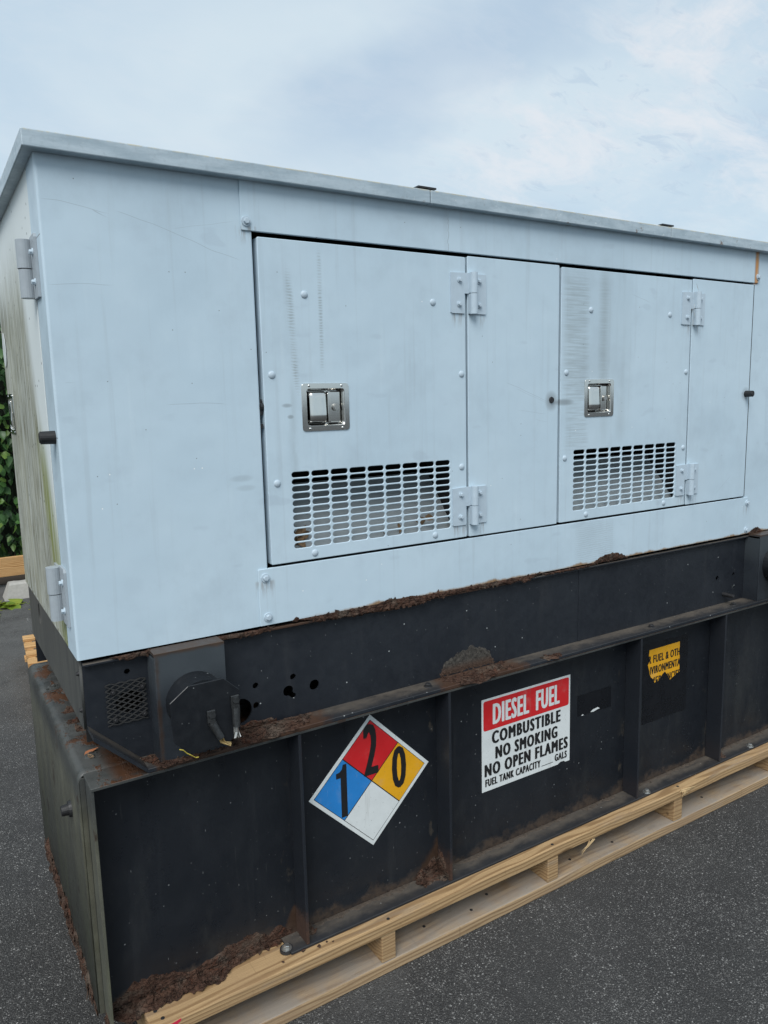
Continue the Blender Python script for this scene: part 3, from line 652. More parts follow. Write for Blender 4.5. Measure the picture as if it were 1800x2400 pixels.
def enclosure():
    R = .006
    pl = [(.472, .045), (.478, .0395), (.478, .004)]+arc2(.474, .004, .004, 0, -90, 3)+arc2(R, R, R, -90, -180, 6)+[(0, .118), (.02, .118)]
    cp = gp('corner_panel', sheet('corner_panel', 'blue_grey_paint', pl[::-1], .003, ZE, ZT), 'wide blue-grey corner panel with fine scratches')
    pr = [(2.551, .045), (2.545, .0395), (2.545, .004)]+arc2(2.549, .004, .004, 180, 270, 3)+arc2(XL-R, R, R, -90, 0, 6)+[(XL, .118), (XL-.02, .118)]
    ep = gp('corner_panel', sheet('corner_panel', 'blue_grey_paint', pr, .003, ZE, ZT))
    # rails: the sheet laps over the corner panels and folds back into the opening
    def rail(z0, z1, lipz, up):
        bm = bmesh.new(); box(bm, .4493, 2.5734, -.0045, -.0008, z0, z1, .0012, 1)
        if up: box(bm, .480, 2.543, -.0009, .004, z1-.0035, z1-.0002)
        else: box(bm, .480, 2.543, -.0009, .004, z0+.0002, z0+.0035)
        return bm
    tr = gp('top_rail', mesh(rail(1.9894, ZT, 0, False), 'top_rail', 'blue_grey_paint'))
    br = gp('bottom_rail', mesh(rail(ZE, 1.1515, 0, True), 'bottom_rail', 'blue_grey_paint'), 'blue-grey bottom rail with rust eating its lower edge')
    for par, pts in ((tr, ((.4623, 2.0106), (2.5667, 2.012))), (br, ((.4680, 1.1277), (.4703, 1.0221), (2.5677, 1.1284), (2.5685, 1.017)))):
        for x, z in pts: obj('bolt', BOLT_PANEL, par, (x, -.0045, z), (pi/2, random.uniform(0, 1), 0))
    # walls that close the box
    sw = gp('end_wall', plate('end_wall', 'algae_stained_paint', [(.121, ZE), (YB, ZE), (YB, ZT), (.121, ZT)], [], 'YZ', .001, .004))
    sdoor = gp('end_door', plate('end_door', 'algae_stained_paint', rrect(.1225, .905, 1.012, 1.953, .004), [rrect(.79, .893, 1.505, 1.613, .008)], 'YZ', -.0012, .0006, .0006), 'streaked end door with green algae stain')
    gp('back_wall', bxm('back_wall', 'blue_grey_paint', .005, XL-.005, YB-.004, YB, ZE, ZT))
    gp('end_wall', bxm('end_wall', 'blue_grey_paint', XL-.004, XL-.001, .121, YB-.005, ZE, ZT))
    gp('enclosure_floor', bxm('enclosure_floor', 'interior_black', .02, XL-.02, .05, YB-.02, ZE+.002, ZE+.006))
    gp('interior_dark_sheet', bxm('interior_dark_sheet', 'interior_black', .03, XL-.03, .34, .345, ZE+.01, ZT-.01))  # added black sheet that keeps the space behind gaps and slots dark
    # roof in three trays with seam caps on top
    for a, b in ((-.024, .9904), (.9928, 2.0063), (2.0085, XL+.024)):
        rp = gp('roof_panel', bxm('roof_panel', 'weathered_roof_sheet', a, b, -.0308, YB+.03, 2.1042, 2.1392, .0022, 2))
    for x, dz in ((.985, 0), (1.995, 0)):
        gp('seam_cap', bxm('seam_cap', 'dark_iron', x-.030, x+.030, -.026, YB+.02, 2.1435, 2.1480))
        bm = bmesh.new(); box(bm, x-.010, x+.010, -.016, YB+.01, 2.1385, 2.1436); gp('seam_web', mesh(bm, 'seam_web', 'dark_iron'))
    # peeling sealant along the roof's front edge
    for s, (x0, x1) in enumerate(((.60, .72), (1.02, 1.20), (1.42, 1.99))):
        crust('sealant', [o for o in GEN.children if o.name.startswith('roof_panel')][min(s, 1)], (x0, -.0305, 2.1392), (1, 0, 0), (0, 1, 0), (0, 0, 1), x1-x0, .02, .0016, 40+s, flakes=0, nv=4, mat='cobweb_grey')
enclosure()

def slot(cx, cz, w, h, k=5):
    r = h/2; out = []
    for s, a0 in ((1, -90), (-1, 90)):
        for i in range(k+1):
            t = radians(a0+180*i/k); out.append((cx+s*(w/2-r)+r*cos(t), cz+r*sin(t)))
    return out
YD = -.0055
def pan(name, x0, x1, z0, z1, holes, label=None):
    """door or filler: front sheet with rounded edge plus folded-back returns"""
    d = gp(name, plate(name, 'blue_grey_paint', rrect(x0, x1, z0, z1, .004, 3), holes, 'XZ', YD, YD+.0045, .0016), label)
    bm = bmesh.new(); t = .003; a = .0016
    box(bm, x0+a, x0+a+t, YD+.004, .026, z0+a, z1-a); box(bm, x1-a-t, x1-a, YD+.004, .026, z0+a, z1-a)
    box(bm, x0+a+t, x1-a-t, YD+.004, .026, z1-a-t, z1-a); box(bm, x0+a+t, x1-a-t, YD+.004, .026, z0+a, z0+a+t)
    obj('return_edge', mesh(bm, 'return_edge', 'blue_grey_paint'), d)
    return d
def vents(x0, n_cols=9, pitch=.0576, z1=1.389, rows=11, pz=.01885):
    return [slot(x0+.026+c*pitch, z1-r*pz, .0525, .0142) for c in range(n_cols) for r in range(rows)]

def latch(cx, cz, side=False, label=None):
    """recessed paddle latch: polished flange, dish, paddle and lock cylinder; local x to the right, z up, -y out"""
    L = obj('door_latch', plate('door_latch', 'polished_steel', rrect(-.070, .070, -.062, .062, .009), [rrect(-.0555, .0555, -.048, .048, .007)], 'XZ', -.0020, .0, .0006), GEN, label=label)
    if side: L.location = Vector(OFF)+Vector((-.0014, cx, cz)); L.rotation_euler = (0, 0, -pi/2)
    else: L.location = Vector(OFF)+Vector((cx, YD-.0002, cz))
    bm = bmesh.new(); A = rrect(-.0555, .0555, -.048, .048, .007); B = rrect(-.0535, .0535, -.046, .046, .007); C = rrect(-.050, .050, -.0425, .0425, .006)
    rings = [[bm.verts.new((x, y, z)) for x, z in P] for P, y in ((A, -.0012), (B, .001), (C, .019))]
    for P, Q in zip(rings, rings[1:]):
        for i in range(len(P)): bm.faces.new((P[i], P[(i+1) % len(P)], Q[(i+1) % len(Q)], Q[i]))
    bm.faces.new(rings[-1]); bmesh.ops.recalc_face_normals(bm, faces=bm.faces[:])
    for f in bm.faces: f.normal_flip() if f.normal.y > .5 else None
    dm = mesh(bm, 'dish', 'polished_steel'); obj('dish', dm, L)
    bm = bmesh.new(); K = 18; g = []
    for i in range(K+1):
        row = []
        for j in range(K+1):
            s = i/K*2-1; t = j/K*2-1
            y = -.0045+.010*abs(t)**9+.016*max(0, s)**14+.008*max(0, -s)**6+.0016*s*s+.0012*sin(t*2.2)
            row.append(bm.verts.new((-.0215+.0265*s, y, .0415*t)))
        g.append(row)
    for P, Q in zip(g, g[1:]):
        for j in range(K): bm.faces.new((P[j], Q[j], Q[j+1], P[j+1]))
    pad = obj('paddle', mesh(bm, 'paddle', 'polished_steel', True), L)
    sol = pad.modifiers.new('thick', 'SOLIDIFY'); sol.thickness = .002
    obj('grip_lip', bxm('grip_lip', 'polished_steel', .0052, .0125, -.0035, .012, -.0405, .0405, .0022, 2), L)
    bm = bmesh.new(); box(bm, .0165, .0485, .009, .0195, -.0415, .0415, .003, 2); obj('lock_plate', mesh(bm, 'lock_plate', 'polished_steel'), L)
    bm = bmesh.new(); cyl(bm, (.033, .0095, -.001), (.033, .0030, -.001), .0100, .0095, 22); cyl(bm, (.033, .0032, -.001), (.033, .0012, -.001), .0078, .0074, 22); box(bm, .0322, .0338, .0009, .0015, -.006, .004)
    obj('lock_cylinder', mesh(bm, 'lock_cylinder', 'zinc_bolt'), L)
    for sx, sz in ((-.048, .0555), (.048, .0555), (-.048, -.0555), (.048, -.0555)): obj('screw', SCREW, L, (sx, -.002, sz), FRONT)

def hinge_meshes():
    bm = bmesh.new()
    pts = [(-.0765, -.0555), (-.0765, .0555), (-.006, .0575), (-.006, -.001), (-.0275, -.001), (-.0275, -.0575), (-.0715, -.0575)]
    prism(bm, pts, XZ, -.0044, 0); cyl(bm, (0, -.0125, .0005), (0, -.0125, .0585), .0112, seg=18); box(bm, -.012, .0, -.0125, -.0005, .0015, .057)
    a = mesh(bm, 'hinge', 'fitting_paint')
    bm = bmesh.new()
    pts = [(.006, .0555), (.0525, .0555), (.0525, -.0545), (.050, -.0575), (-.012, -.0575), (-.012, -.003), (.006, -.003)]
    prism(bm, pts, XZ, -.0042, 0); cyl(bm, (0, -.0122, -.0585), (0, -.0122, -.001), .0118, seg=18); box(bm, -.0117, .0, -.0122, -.0005, -.057, -.0025)
    b = mesh(bm, 'frame_leaf', 'fitting_paint'); return a, b
HA, HB = hinge_meshes()
def hinge(x, z):
    h = obj('hinge', HA, GEN, Vector(OFF)+Vector((x, YD, z)))
    obj('frame_leaf', HB, h)
    for bx_, bz in ((-.046, .0355), (-.0475, -.032), (.026, .0355), (.026, -.0325)): obj('bolt', BOLT_HINGE, h, (bx_, -.0042, bz), (pi/2, random.uniform(0, 1), 0))
    return h

def doors():
    H1 = vents(.5546)+[rrect(.5909+.012, .7311-.012, 1.5+.012, 1.6237-.012, .008)]
    H2 = vents(1.5785, pitch=.0590)+[rrect(1.622+.010, 1.764-.012, 1.5065+.012, 1.6247-.012, .008)]
    D1 = pan('door', .4875, 1.1295, 1.1585, 1.9775, H1, 'left hinged door with louvre slots and faint grime bands')
    P1 = pan('filler_panel', 1.1375, 1.5050, 1.1575, 1.9815, [], 'left filler panel with a small grimy bolt hole')
    D2 = pan('door', 1.5145, 2.1640, 1.1590, 1.9775, H2, 'right hinged door with broad grey grime streaks')
    P2 = pan('filler_panel', 2.1710, 2.5415, 1.1575, 1.9815, [], 'right filler panel with a rubber bumper')
    for d, pts in ((D1, ((.6101, 1.8466), (1.0121, 1.8457), (.5112, 1.6454), (1.1128, 1.6458), (1.1109, 1.3728), (.513, 1.3701), (1.0107, 1.1771), (.6132, 1.1752))),
                   (D2, ((1.6485, 1.8506), (2.0463, 1.8503), (1.5400, 1.6494), (2.1470, 1.6511), (2.1462, 1.3745), (1.5375, 1.3723), (2.0448, 1.1766), (1.6409, 1.1754)))):
        for x, z in pts: obj('rivet', RIVET, d, (x, YD, z), FRONT)
    for x in (1.1505, 2.1845):
        for z in (1.8765, 1.2545): hinge(x, z)
    latch(.661, 1.5618, label='polished paddle latch on the left door'); latch(1.6935, 1.5656, label='polished paddle latch on the right door')
    # intake scoops behind the slots: a pale sheet leaning back, floor and cheeks
    for x0, x1 in ((.535, 1.095), (1.557, 2.128)):
        bm = bmesh.new()
        prism(bm, [(.012, 1.176), (.016, 1.172), (.155, 1.345), (.151, 1.349)], YZ, x0, x1)
        box(bm, x0, x1, .0, .016, 1.168, 1.1735)
        gp('intake_scoop', mesh(bm, 'intake_scoop', 'baffle_paint'))
        for xs in (x0-.003, x1):
            bm = bmesh.new(); prism(bm, [(.0, 1.17), (.016, 1.172), (.155, 1.345), (.155, 1.42), (.0, 1.42)], YZ, xs, xs+.003); gp('scoop_cheek', mesh(bm, 'scoop_cheek', 'interior_black'))
    gp('gap_shade_strip', bxm('gap_shade_strip', 'black_rubber', 2.5417, 2.5452, -.0050, -.0004, 1.157, 1.982))  # added black strip painting the shaded gap right of the filler panel
    # rubber bumpers
    bm = bmesh.new(); cyl(bm, (2.520, YD-.001, 1.566), (2.520, YD-.030, 1.566), .0125, .0118, 18); cyl(bm, (2.520, YD-.0299, 1.566), (2.520, YD-.0315, 1.566), .009, .008, 14)
    obj('bumper', mesh(bm, 'bumper', 'black_rubber'), P2)
    bm = bmesh.new(); cyl(bm, (1.4746, YD-.0008, 1.5636), (1.4746, YD-.004, 1.5636), .0105, .009, 18); cyl(bm, (1.4746, YD-.0041, 1.5636), (1.4746, YD-.0046, 1.5636), .0035, .0035, 12)
    obj('bumper_washer', mesh(bm, 'bumper_washer', 'dark_iron'), P1)
    bm = bmesh.new(); cyl(bm, (.001, .034, 1.5115), (-.031, .034, 1.5115), .0150, .0142, 20); cyl(bm, (-.0309, .034, 1.5115), (-.033, .034, 1.5115), .0125, .011, 16)
    gp('bumper', mesh(bm, 'bumper', 'black_rubber'))
    # latch tongue in the gap left of the first door
    st = gp('strike', mesh(box(bmesh.new(), .479, .4865, .004, .03, 1.545, 1.585, .002), 'strike', 'dark_iron'))
    bm = bmesh.new(); cyl(bm, (.4785, .006, 1.567), (.4868, .006, 1.567), .010, seg=12); obj('roller', mesh(bm, 'roller', 'dark_iron'), st)
    obj('rivet', mesh(box(bmesh.new(), .480, .486, .003, .012, 1.512, 1.524, .001), 'rivet', 'dark_iron'), st)
    # cobweb-grey lint tucked into the second door's upper hinge
    bm = bmesh.new()
    rg = random.Random(4)
    for k in range(14):
        p = Vector((2.166+rg.uniform(-.012, .016), -.016+rg.uniform(-.006, .006), rg.uniform(1.84, 1.97)))
        tube(bm, [p, p+Vector((rg.uniform(-.012, .012), rg.uniform(-.006, .002), -rg.uniform(.01, .03)))], .0006, 3)
    gp('lint', mesh(bm, 'lint', 'cobweb_grey'))
doors()

def end_hardware():
    # hinges of the end door stand on the corner return; seen almost edge-on
    for z0, z1 in ((1.822, 1.948), (1.072, 1.202)):
        zm = (z0+z1)/2; bm = bmesh.new()
        cyl(bm, (-.0175, .122, zm+.001), (-.0175, .122, z1), .0172, seg=20); box(bm, -.006, -.0003, .118, .19, zm+.003, z1-.003); box(bm, -.030, -.0005, .119, .124, zm+.002, z1-.004)
        h = gp('end_hinge', mesh(bm, 'end_hinge', 'fitting_paint_shaded'))
        bm = bmesh.new(); cyl(bm, (-.0165, .122, z0), (-.0165, .122, zm-.001), .0160, seg=20); prism(bm, [(.050, z0-.004), (.115, z0-.004), (.115, z1+.004), (.056, z1+.004), (.050, z1-.004)], YZ, -.0060, -.0002)
        obj('frame_leaf', mesh(bm, 'frame_leaf', 'fitting_paint_shaded'), h)
        for z in (z0+.030, z1-.032): obj('bolt', BOLT_HINGE, h, (-.006, .078, z), LEFT)
    latch(.842, 1.559, True, 'dark paddle latch on the end door')
    # pale oval sticker and round rub mark on the end door
    bm = bmesh.new(); prism(bm, ell(.865, 1.757, .040, .052, 24), YZ, -.0040, -.0031); gp('oval_sticker', mesh(bm, 'oval_sticker', 'sticker_white'))
end_hardware()

# ---- skid frame
YW = .012
SKID_HOLES = [(.4328, .8376, .0085), (.4318, .7832, .0085), (.5413, .8381, .0085), (.5257, .8009, .0150), (.5406, .7846, .0075), (.6049, .8004, .0150), (.1098, .9477, .0070), (.3850, .7770, .0350), (2.4166, .8342, .0095), (2.5246, .835, .008), (2.5252, .7795, .0095)]
def skid():
    out = [(.0105, .9895), (.0105, .825), (.126, .7240), (XL-.13, .7240), (XL-.0105, .825), (XL-.0105, .9895)]
    merged = [ell(.5257, .8009, .0150), ]
    holes = []
    for i, (x, z, r) in enumerate(SKID_HOLES):
        if i == 4: continue
        if i == 3:                                   # keyhole: a large hole with a small one breaking into it
            pts = [(.5257+.0150*cos(t), .8009+.0150*sin(t)) for t in [radians(-20+300*k/20) for k in range(21)]]
            pts += [(.5406+.0075*cos(t), .7846+.0075*sin(t)) for t in [radians(-150+240*k/9) for k in range(10)]]
            holes.append(pts); continue
        holes.append(ell(x, z, r, r, 22, .03))
    holes.append(ell(.110, .8720, .033, .028))
    web = gp('skid_rail', plate('skid_rail', 'black_paint', out, holes, 'XZ', YW, YW+.006), 'black skid rail with drilled holes and rust blisters')
    gp('skid_rail', bxm('skid_rail', 'black_paint', .0105, XL-.0105, YB-.03, YB-.024, .724, .9895))
    def flange(z0, z1, y0, y1, x0, x1, mat): return bxm('flange', mat, x0, x1, y0, y1, z0, z1, .0012, 1)
    obj('top_flange', flange(.9830, .9895, -.0035, YW-.0002, .0105, XL-.0105, 'black_paint_dusty'), web)
    obj('bottom_flange', flange(.7132, .7238, -.0600, YW+.006, .126, XL-.13, 'black_paint_dusty'), web)
    # the rail's ends kick up: the flange follows the slope
    for s in (0, 1):
        bm = bmesh.new(); m_ = lambda x: (XL-x if s else x)
        prism(bm, [(m_(.0105), .836), (m_(.1262), .7240), (m_(.1262), .7134), (m_(.0105), .8242)], XZ, -.0585, YW-.0003); obj('kick_flange', mesh(bm, 'kick_flange', 'black_paint_dusty'), web)
    e = gp('skid_end', plate('skid_end', 'skid_end_paint', [(YW+.0065, .825), (YB-.0305, .825), (YB-.0305, .9985), (YW+.0065, .9985)], [ell(.682, .948, .022, .036)], 'YZ', .0045, .0102))
    for yy, zz in ((.03, .96), (.03, .87)): obj('bolt', NUT, e, (.0045, yy, zz), LEFT)
    gp('skid_end', bxm('skid_end', 'skid_end_paint', XL-.010, XL-.0045, YW+.0065, YB-.0305, .825, .9985))
    gp('skid_dark_sheet', bxm('skid_dark_sheet', 'interior_black', .03, XL-.03, .16, .165, .73, .98))  # black sheet added behind the web so its holes look dark
    # seam weld and a cover plate joint on the web
    obj('weld_strip', bxm('weld_strip', 'black_paint', 1.630, 1.642, YW-.0022, YW+.001, .7245, .983, .0009, 1), web)
    # flange bolts
    for x, y in ((.9653, -.022), (1.9686, -.030), (2.4673, -.031)): obj('bolt', BOLT_RUST, web, (x, y, .7238), (0, 0, random.uniform(0, 1)))
    # rod poking out of the web
    bm = bmesh.new(); cyl(bm, (2.462, .03, .7615), (2.462, -.034, .7600), .0085, .0082, 14); cyl(bm, (2.462, -.0339, .7600), (2.462, -.036, .7600), .005, .004, 10); obj('stud', mesh(bm, 'stud', 'dark_iron'), web)
    # expanded metal over the vent opening
    simple('mesh_iron', (.040, .040, .040), .55, .2, var=.3, sc=90)
    bm = bmesh.new(); x0, x1 = .0560, .1560; hw = .0118; rows = 16; dz = .0063
    for k in range(rows+1):
        pts = []; i = 0; x = x0
        while x <= x1+.002:
            zz = .9250-k*dz+(.0031 if (i+k) % 2 else -.0031)*(1 if 0 < k < rows else .5); pts.append((x, YW-.0045-(.0012 if (i+k) % 2 else -.0012), zz)); x += hw; i += 1
        for q0, q1 in zip(pts, pts[1:]):
            d_ = Vector((q1[0]-q0[0], 0, q1[2]-q0[2])).normalized(); p_ = Vector((-d_.z, 0, d_.x))*.0012
            prism(bm, [(q0[0]+p_.x, q0[2]+p_.z), (q1[0]+p_.x, q1[2]+p_.z), (q1[0]-p_.x, q1[2]-p_.z), (q0[0]-p_.x, q0[2]-p_.z)], XZ, YW-.0050-.0004*((k+int(q0[0]*1e4)) % 3), YW-.0030)
    g = gp('vent_mesh', mesh(bm, 'vent_mesh', 'mesh_iron'), 'expanded metal mesh over the skid vent')
    for x, z in ((.0733, .9045), (.1416, .9048), (.1429, .8353), (.0746, .8347)): obj('bolt', NUT, g, (x, YW-.005, z), FRONT)
    # outlet boxes near both ends
    def outlet(x0, x1):
        bm = bmesh.new(); t = .005
        box(bm, x0, x1, -.0550, -.0550+t, .7240, .9985, .001, 1); box(bm, x0, x0+t, -.0500, YW-.0004, .7242, .9823); box(bm, x1-t, x1, -.0500, YW-.0004, .7242, .9823); box(bm, x0+.001, x1-.001, -.0500, -.0046, .9900, .9975)
        return gp('outlet_box', mesh(bm, 'outlet_box', 'outlet_paint'))
    n, b = material('outlet_paint'); v = n.coord(); x, y, z = n.xyz(v)[:3]; e_ = n.noise(v, 26, 6, .7)
    c = n.mix(n.step(n.noise(v, 6, 4), .3, .7), (.016, .020, .026), (.027, .033, .041))
    up = n.step(z, .86, .96); c = n.mix(n.m('MULTIPLY', up, .75), c, (.055, .066, .074))
    ed = n.m('MULTIPLY', n.step(n.m('ADD', n.m('ABSOLUTE', n.m('SUBTRACT', x, .1640)), n.m('MULTIPLY', e_, .02)), .018, .008), n.m('MULTIPLY', n.step(y, -.045, -.054), .7))
    tp = n.step(n.m('ADD', z, n.m('MULTIPLY', n.m('SUBTRACT', e_, .5), .02)), .985, .997)
    c = n.mix(n.mx(ed, tp), c, n.mix(e_, (.030, .017, .011), (.075, .048, .032)))
    n.put(b.inputs['Base Color'], c); n.put(b.inputs['Roughness'], n.step(e_, .3, .7, .35, .55)); n.put(b.inputs['Normal'], n.bump(e_, .25, .0015))
    outlet(.1585, .331); outlet(2.5935, 2.90)
    def cap(dx, lugs):
        pts = [(.2129, .933), (.2981, .9331), (.3363, .8964), (.3340, .7973), (.305, .770), (.213, .7653), (.1732, .8030), (.1676, .9003)]
        bm = bmesh.new(); prism(bm, [(a+dx, b_) for a, b_ in pts], XZ, -.1300, -.1240)
        bmesh.ops.bevel(bm, geom=bm.edges[:], offset=.0012, segments=1, affect='EDGES')
        cy = (.2480+dx, .868); cyl(bm, (cy[0], -.0555, cy[1]), (cy[0], -.1242, cy[1]), .070, .070, 36)
        o_ = gp('outlet_cap', mesh(bm, 'outlet_cap', 'cap_paint'), 'black octagonal cap on the outlet pipe')
        if not lugs: return
        for k, (a, b_) in enumerate((((.262, .842), (.285, .778)), ((.322, .865), (.318, .795)))):
            bm = bmesh.new(); p = Vector((a[0], -.133, a[1]) if False else (a, -.1335, b_)) if False else Vector((a[0], -.1340, a[1])); q = Vector((b_[0], -.142, b_[1])); d = (q-p)
            box(bm, p.x-.010, p.x+.010, p.y-.003, p.y+.003, p.z-.010, p.z+.022, .002); cyl(bm, p+Vector((0, -.002, .012)), p+Vector((0, -.010, .012)), .0085, seg=6); cyl(bm, p+Vector((0, -.002, -.004)), p+Vector((0, -.009, -.004)), .0080, seg=6)
            cyl(bm, p+Vector((0, -.004, -.008)), p+d*.75+Vector((0, -.004, 0)), .0098, .0088, 14)
            lug = obj('cable_lug', mesh(bm, 'cable_lug', 'lug_metal'), o_)
            bm = bmesh.new(); rg = random.Random(k)
            for w_ in range(9):
                s0 = p+d*.74+Vector((rg.uniform(-.005, .005), -.004+rg.uniform(-.005, .005), 0)); tube(bm, [s0, s0+d*.18, s0+d*.36+Vector((rg.uniform(-.008, .008)+(.012 if k == 0 else 0), rg.uniform(-.004, .004), rg.uniform(-.003, .003)))], .0016, 4)
            obj('frayed_wire', mesh(bm, 'frayed_wire', 'frayed_copper' if k == 0 else 'zinc_bolt'), o_)
        bm = bmesh.new(); tube(bm, [(.182, -.1345, .788), (.190, -.136, .785), (.199, -.1345, .774), (.207, -.136, .768), (.219, -.133, .757), (.226, -.132, .756)], .0013, 5, 1.6); obj('wire_scrap', mesh(bm, 'wire_scrap', 'yellow_wire'), o_)
    simple('lug_metal', (.055, .058, .060), .42, .6, var=.4, sc=120)
    cap(0, True); cap(2.437, False)
    return web
WEB = skid()

# ---- fuel tank
RIBS = (.523, 1.0205, 1.8865, 2.3885, 2.90)
def tank():
    XT = 3.06
    wall = gp('fuel_tank', bxm('fuel_tank', 'tank_wall_paint', -.0050, XT, YW, YW+.006, .0750, .7040), 'black ribbed fuel tank with rusted lower edge')
    gp('tank_back', bxm('tank_back', 'tank_wall_paint', -.012, XT, .938, .944, .0755, .706))
    # top deck and left end: one sheet rolled over the edge
    r = .022
    path = [(.30, .7118), (-.0186+r, .7118)]+[(-.0186+r+r*cos(radians(90+90*i/6)), .7118-r+r*sin(radians(90+90*i/6))) for i in range(1, 7)]+[(-.0186, .0752)]
    bm = bmesh.new(); F = []
    K = 40
    for j in range(K+1):
        y = .030+(.944-.030)*j/K; F.append([bm.verts.new((a, y, b_)) for a, b_ in path])
    for A, B in zip(F, F[1:]):
        for i in range(len(path)-1): bm.faces.new((A[i], A[i+1], B[i+1], B[i]))
    bmesh.ops.recalc_face_normals(bm, faces=bm.faces[:])
    o = gp('tank_end', mesh(bm, 'tank_end', 'tank_end_paint', True), 'rolled tank end streaked with algae and rust'); s = o.modifiers.new('t', 'SOLIDIFY'); s.thickness = .004; s.offset = -1
    gp('tank_deck', bxm('tank_deck', 'tank_end_paint', .2985, XT, YW+.0062, .9435, .7040, .7105))
    gp('tank_end', bxm('tank_end', 'tank_end_paint', XT-.004, XT+.001, YW+.0062, .9435, .0755, .7038))
    obj('top_flange', bxm('top_flange', 'tank_end_paint', -.0052, XT, -.0585, .0298, .7042, .7119, .001, 1), wall)
    obj('bottom_flange', bxm('bottom_flange', 'black_paint_dusty', .470, XT, -.0585, YW-.0003, .0752, .0832, .0012, 1), wall)
    gp('end_return', bxm('end_return', 'tank_end_paint', -.0150, .0030, .0235, .0290, .0760, .7030))
    obj('end_flange', bxm('end_flange', 'tank_end_paint', -.0048, .0022, -.0560, YW-.0004, .0835, .7038, .001, 1), wall)
    for x in RIBS: obj('rib', bxm('rib', 'rib_paint', x-.0045, x+.0045, -.0560, YW-.0004, .0836, .7038, .0012, 1), wall)
    for x, y in ((1.9521, -.044), (2.6128, -.044)): obj('bolt', BOLT_ZINC, wall, (x, y, .0832), (0, 0, random.uniform(0, 1)))
    obj('bolt', BOLT_ZINC, wall, (.4662, -.034, .0835), (.10, .05, .3))
    bm = bmesh.new(); cyl(bm, (.4662, -.034, .0765), (.4662, -.034, .0838), .0195, .0185, 22); obj('washer', mesh(bm, 'washer', 'dark_iron'), wall)
    # bolt stubs under the skid flange
    for x in (.60, .985, 1.98, 2.44): obj('bolt', NUT, wall, (x, -.040, .7040), (pi, 0, 0))
    for x, y in ((2.437, -.032), (2.455, -.005)):
        bm = bmesh.new(); cyl(bm, (x, y, .0830), (x, y, .0855), .016, .0145, 16); cyl(bm, (x, y, .0855), (x, y, .0875), .008, .006, 12); obj('rusted_stud', mesh(bm, 'rusted_stud', 'flaking_rust'), wall)
    # drain bung on the end
    bm = bmesh.new(); cyl(bm, (-.0185, .185, .553), (-.026, .185, .553), .022, .020, 20); cyl(bm, (-.026, .185, .553), (-.043, .185, .553), .0150, .0130, 18); gp('drain_bung', mesh(bm, 'drain_bung', 'black_rubber'))
    return wall
def mat_rib():
    n, b = material('rib_paint'); v = n.coord(); x, y, z = n.xyz(v)[:3]; e = n.noise(v, 24, 6, .7); g = n.noise(v, 60, 5, .7)
    c = n.mix(n.noise(v, 5, 4), (.010, .013, .019), (.020, .023, .028))
    lo = n.step(n.m('SUBTRACT', z, n.m('MULTIPLY', n.m('SUBTRACT', e, .5), .12)), .19, .13)
    lo = n.m('MULTIPLY', lo, n.step(x, 1.3, 1.1, .12, 1))
    c = n.mix(lo, c, n.mix(g, (.020, .010, .007), (.075, .036, .022)))
    n.put(b.inputs['Base Color'], c); n.put(b.inputs['Roughness'], n.m('MULTIPLY_ADD', lo, .4, .42)); n.put(b.inputs['Normal'], n.bump(g, .3, .002))
mat_rib()
TANK = tank()

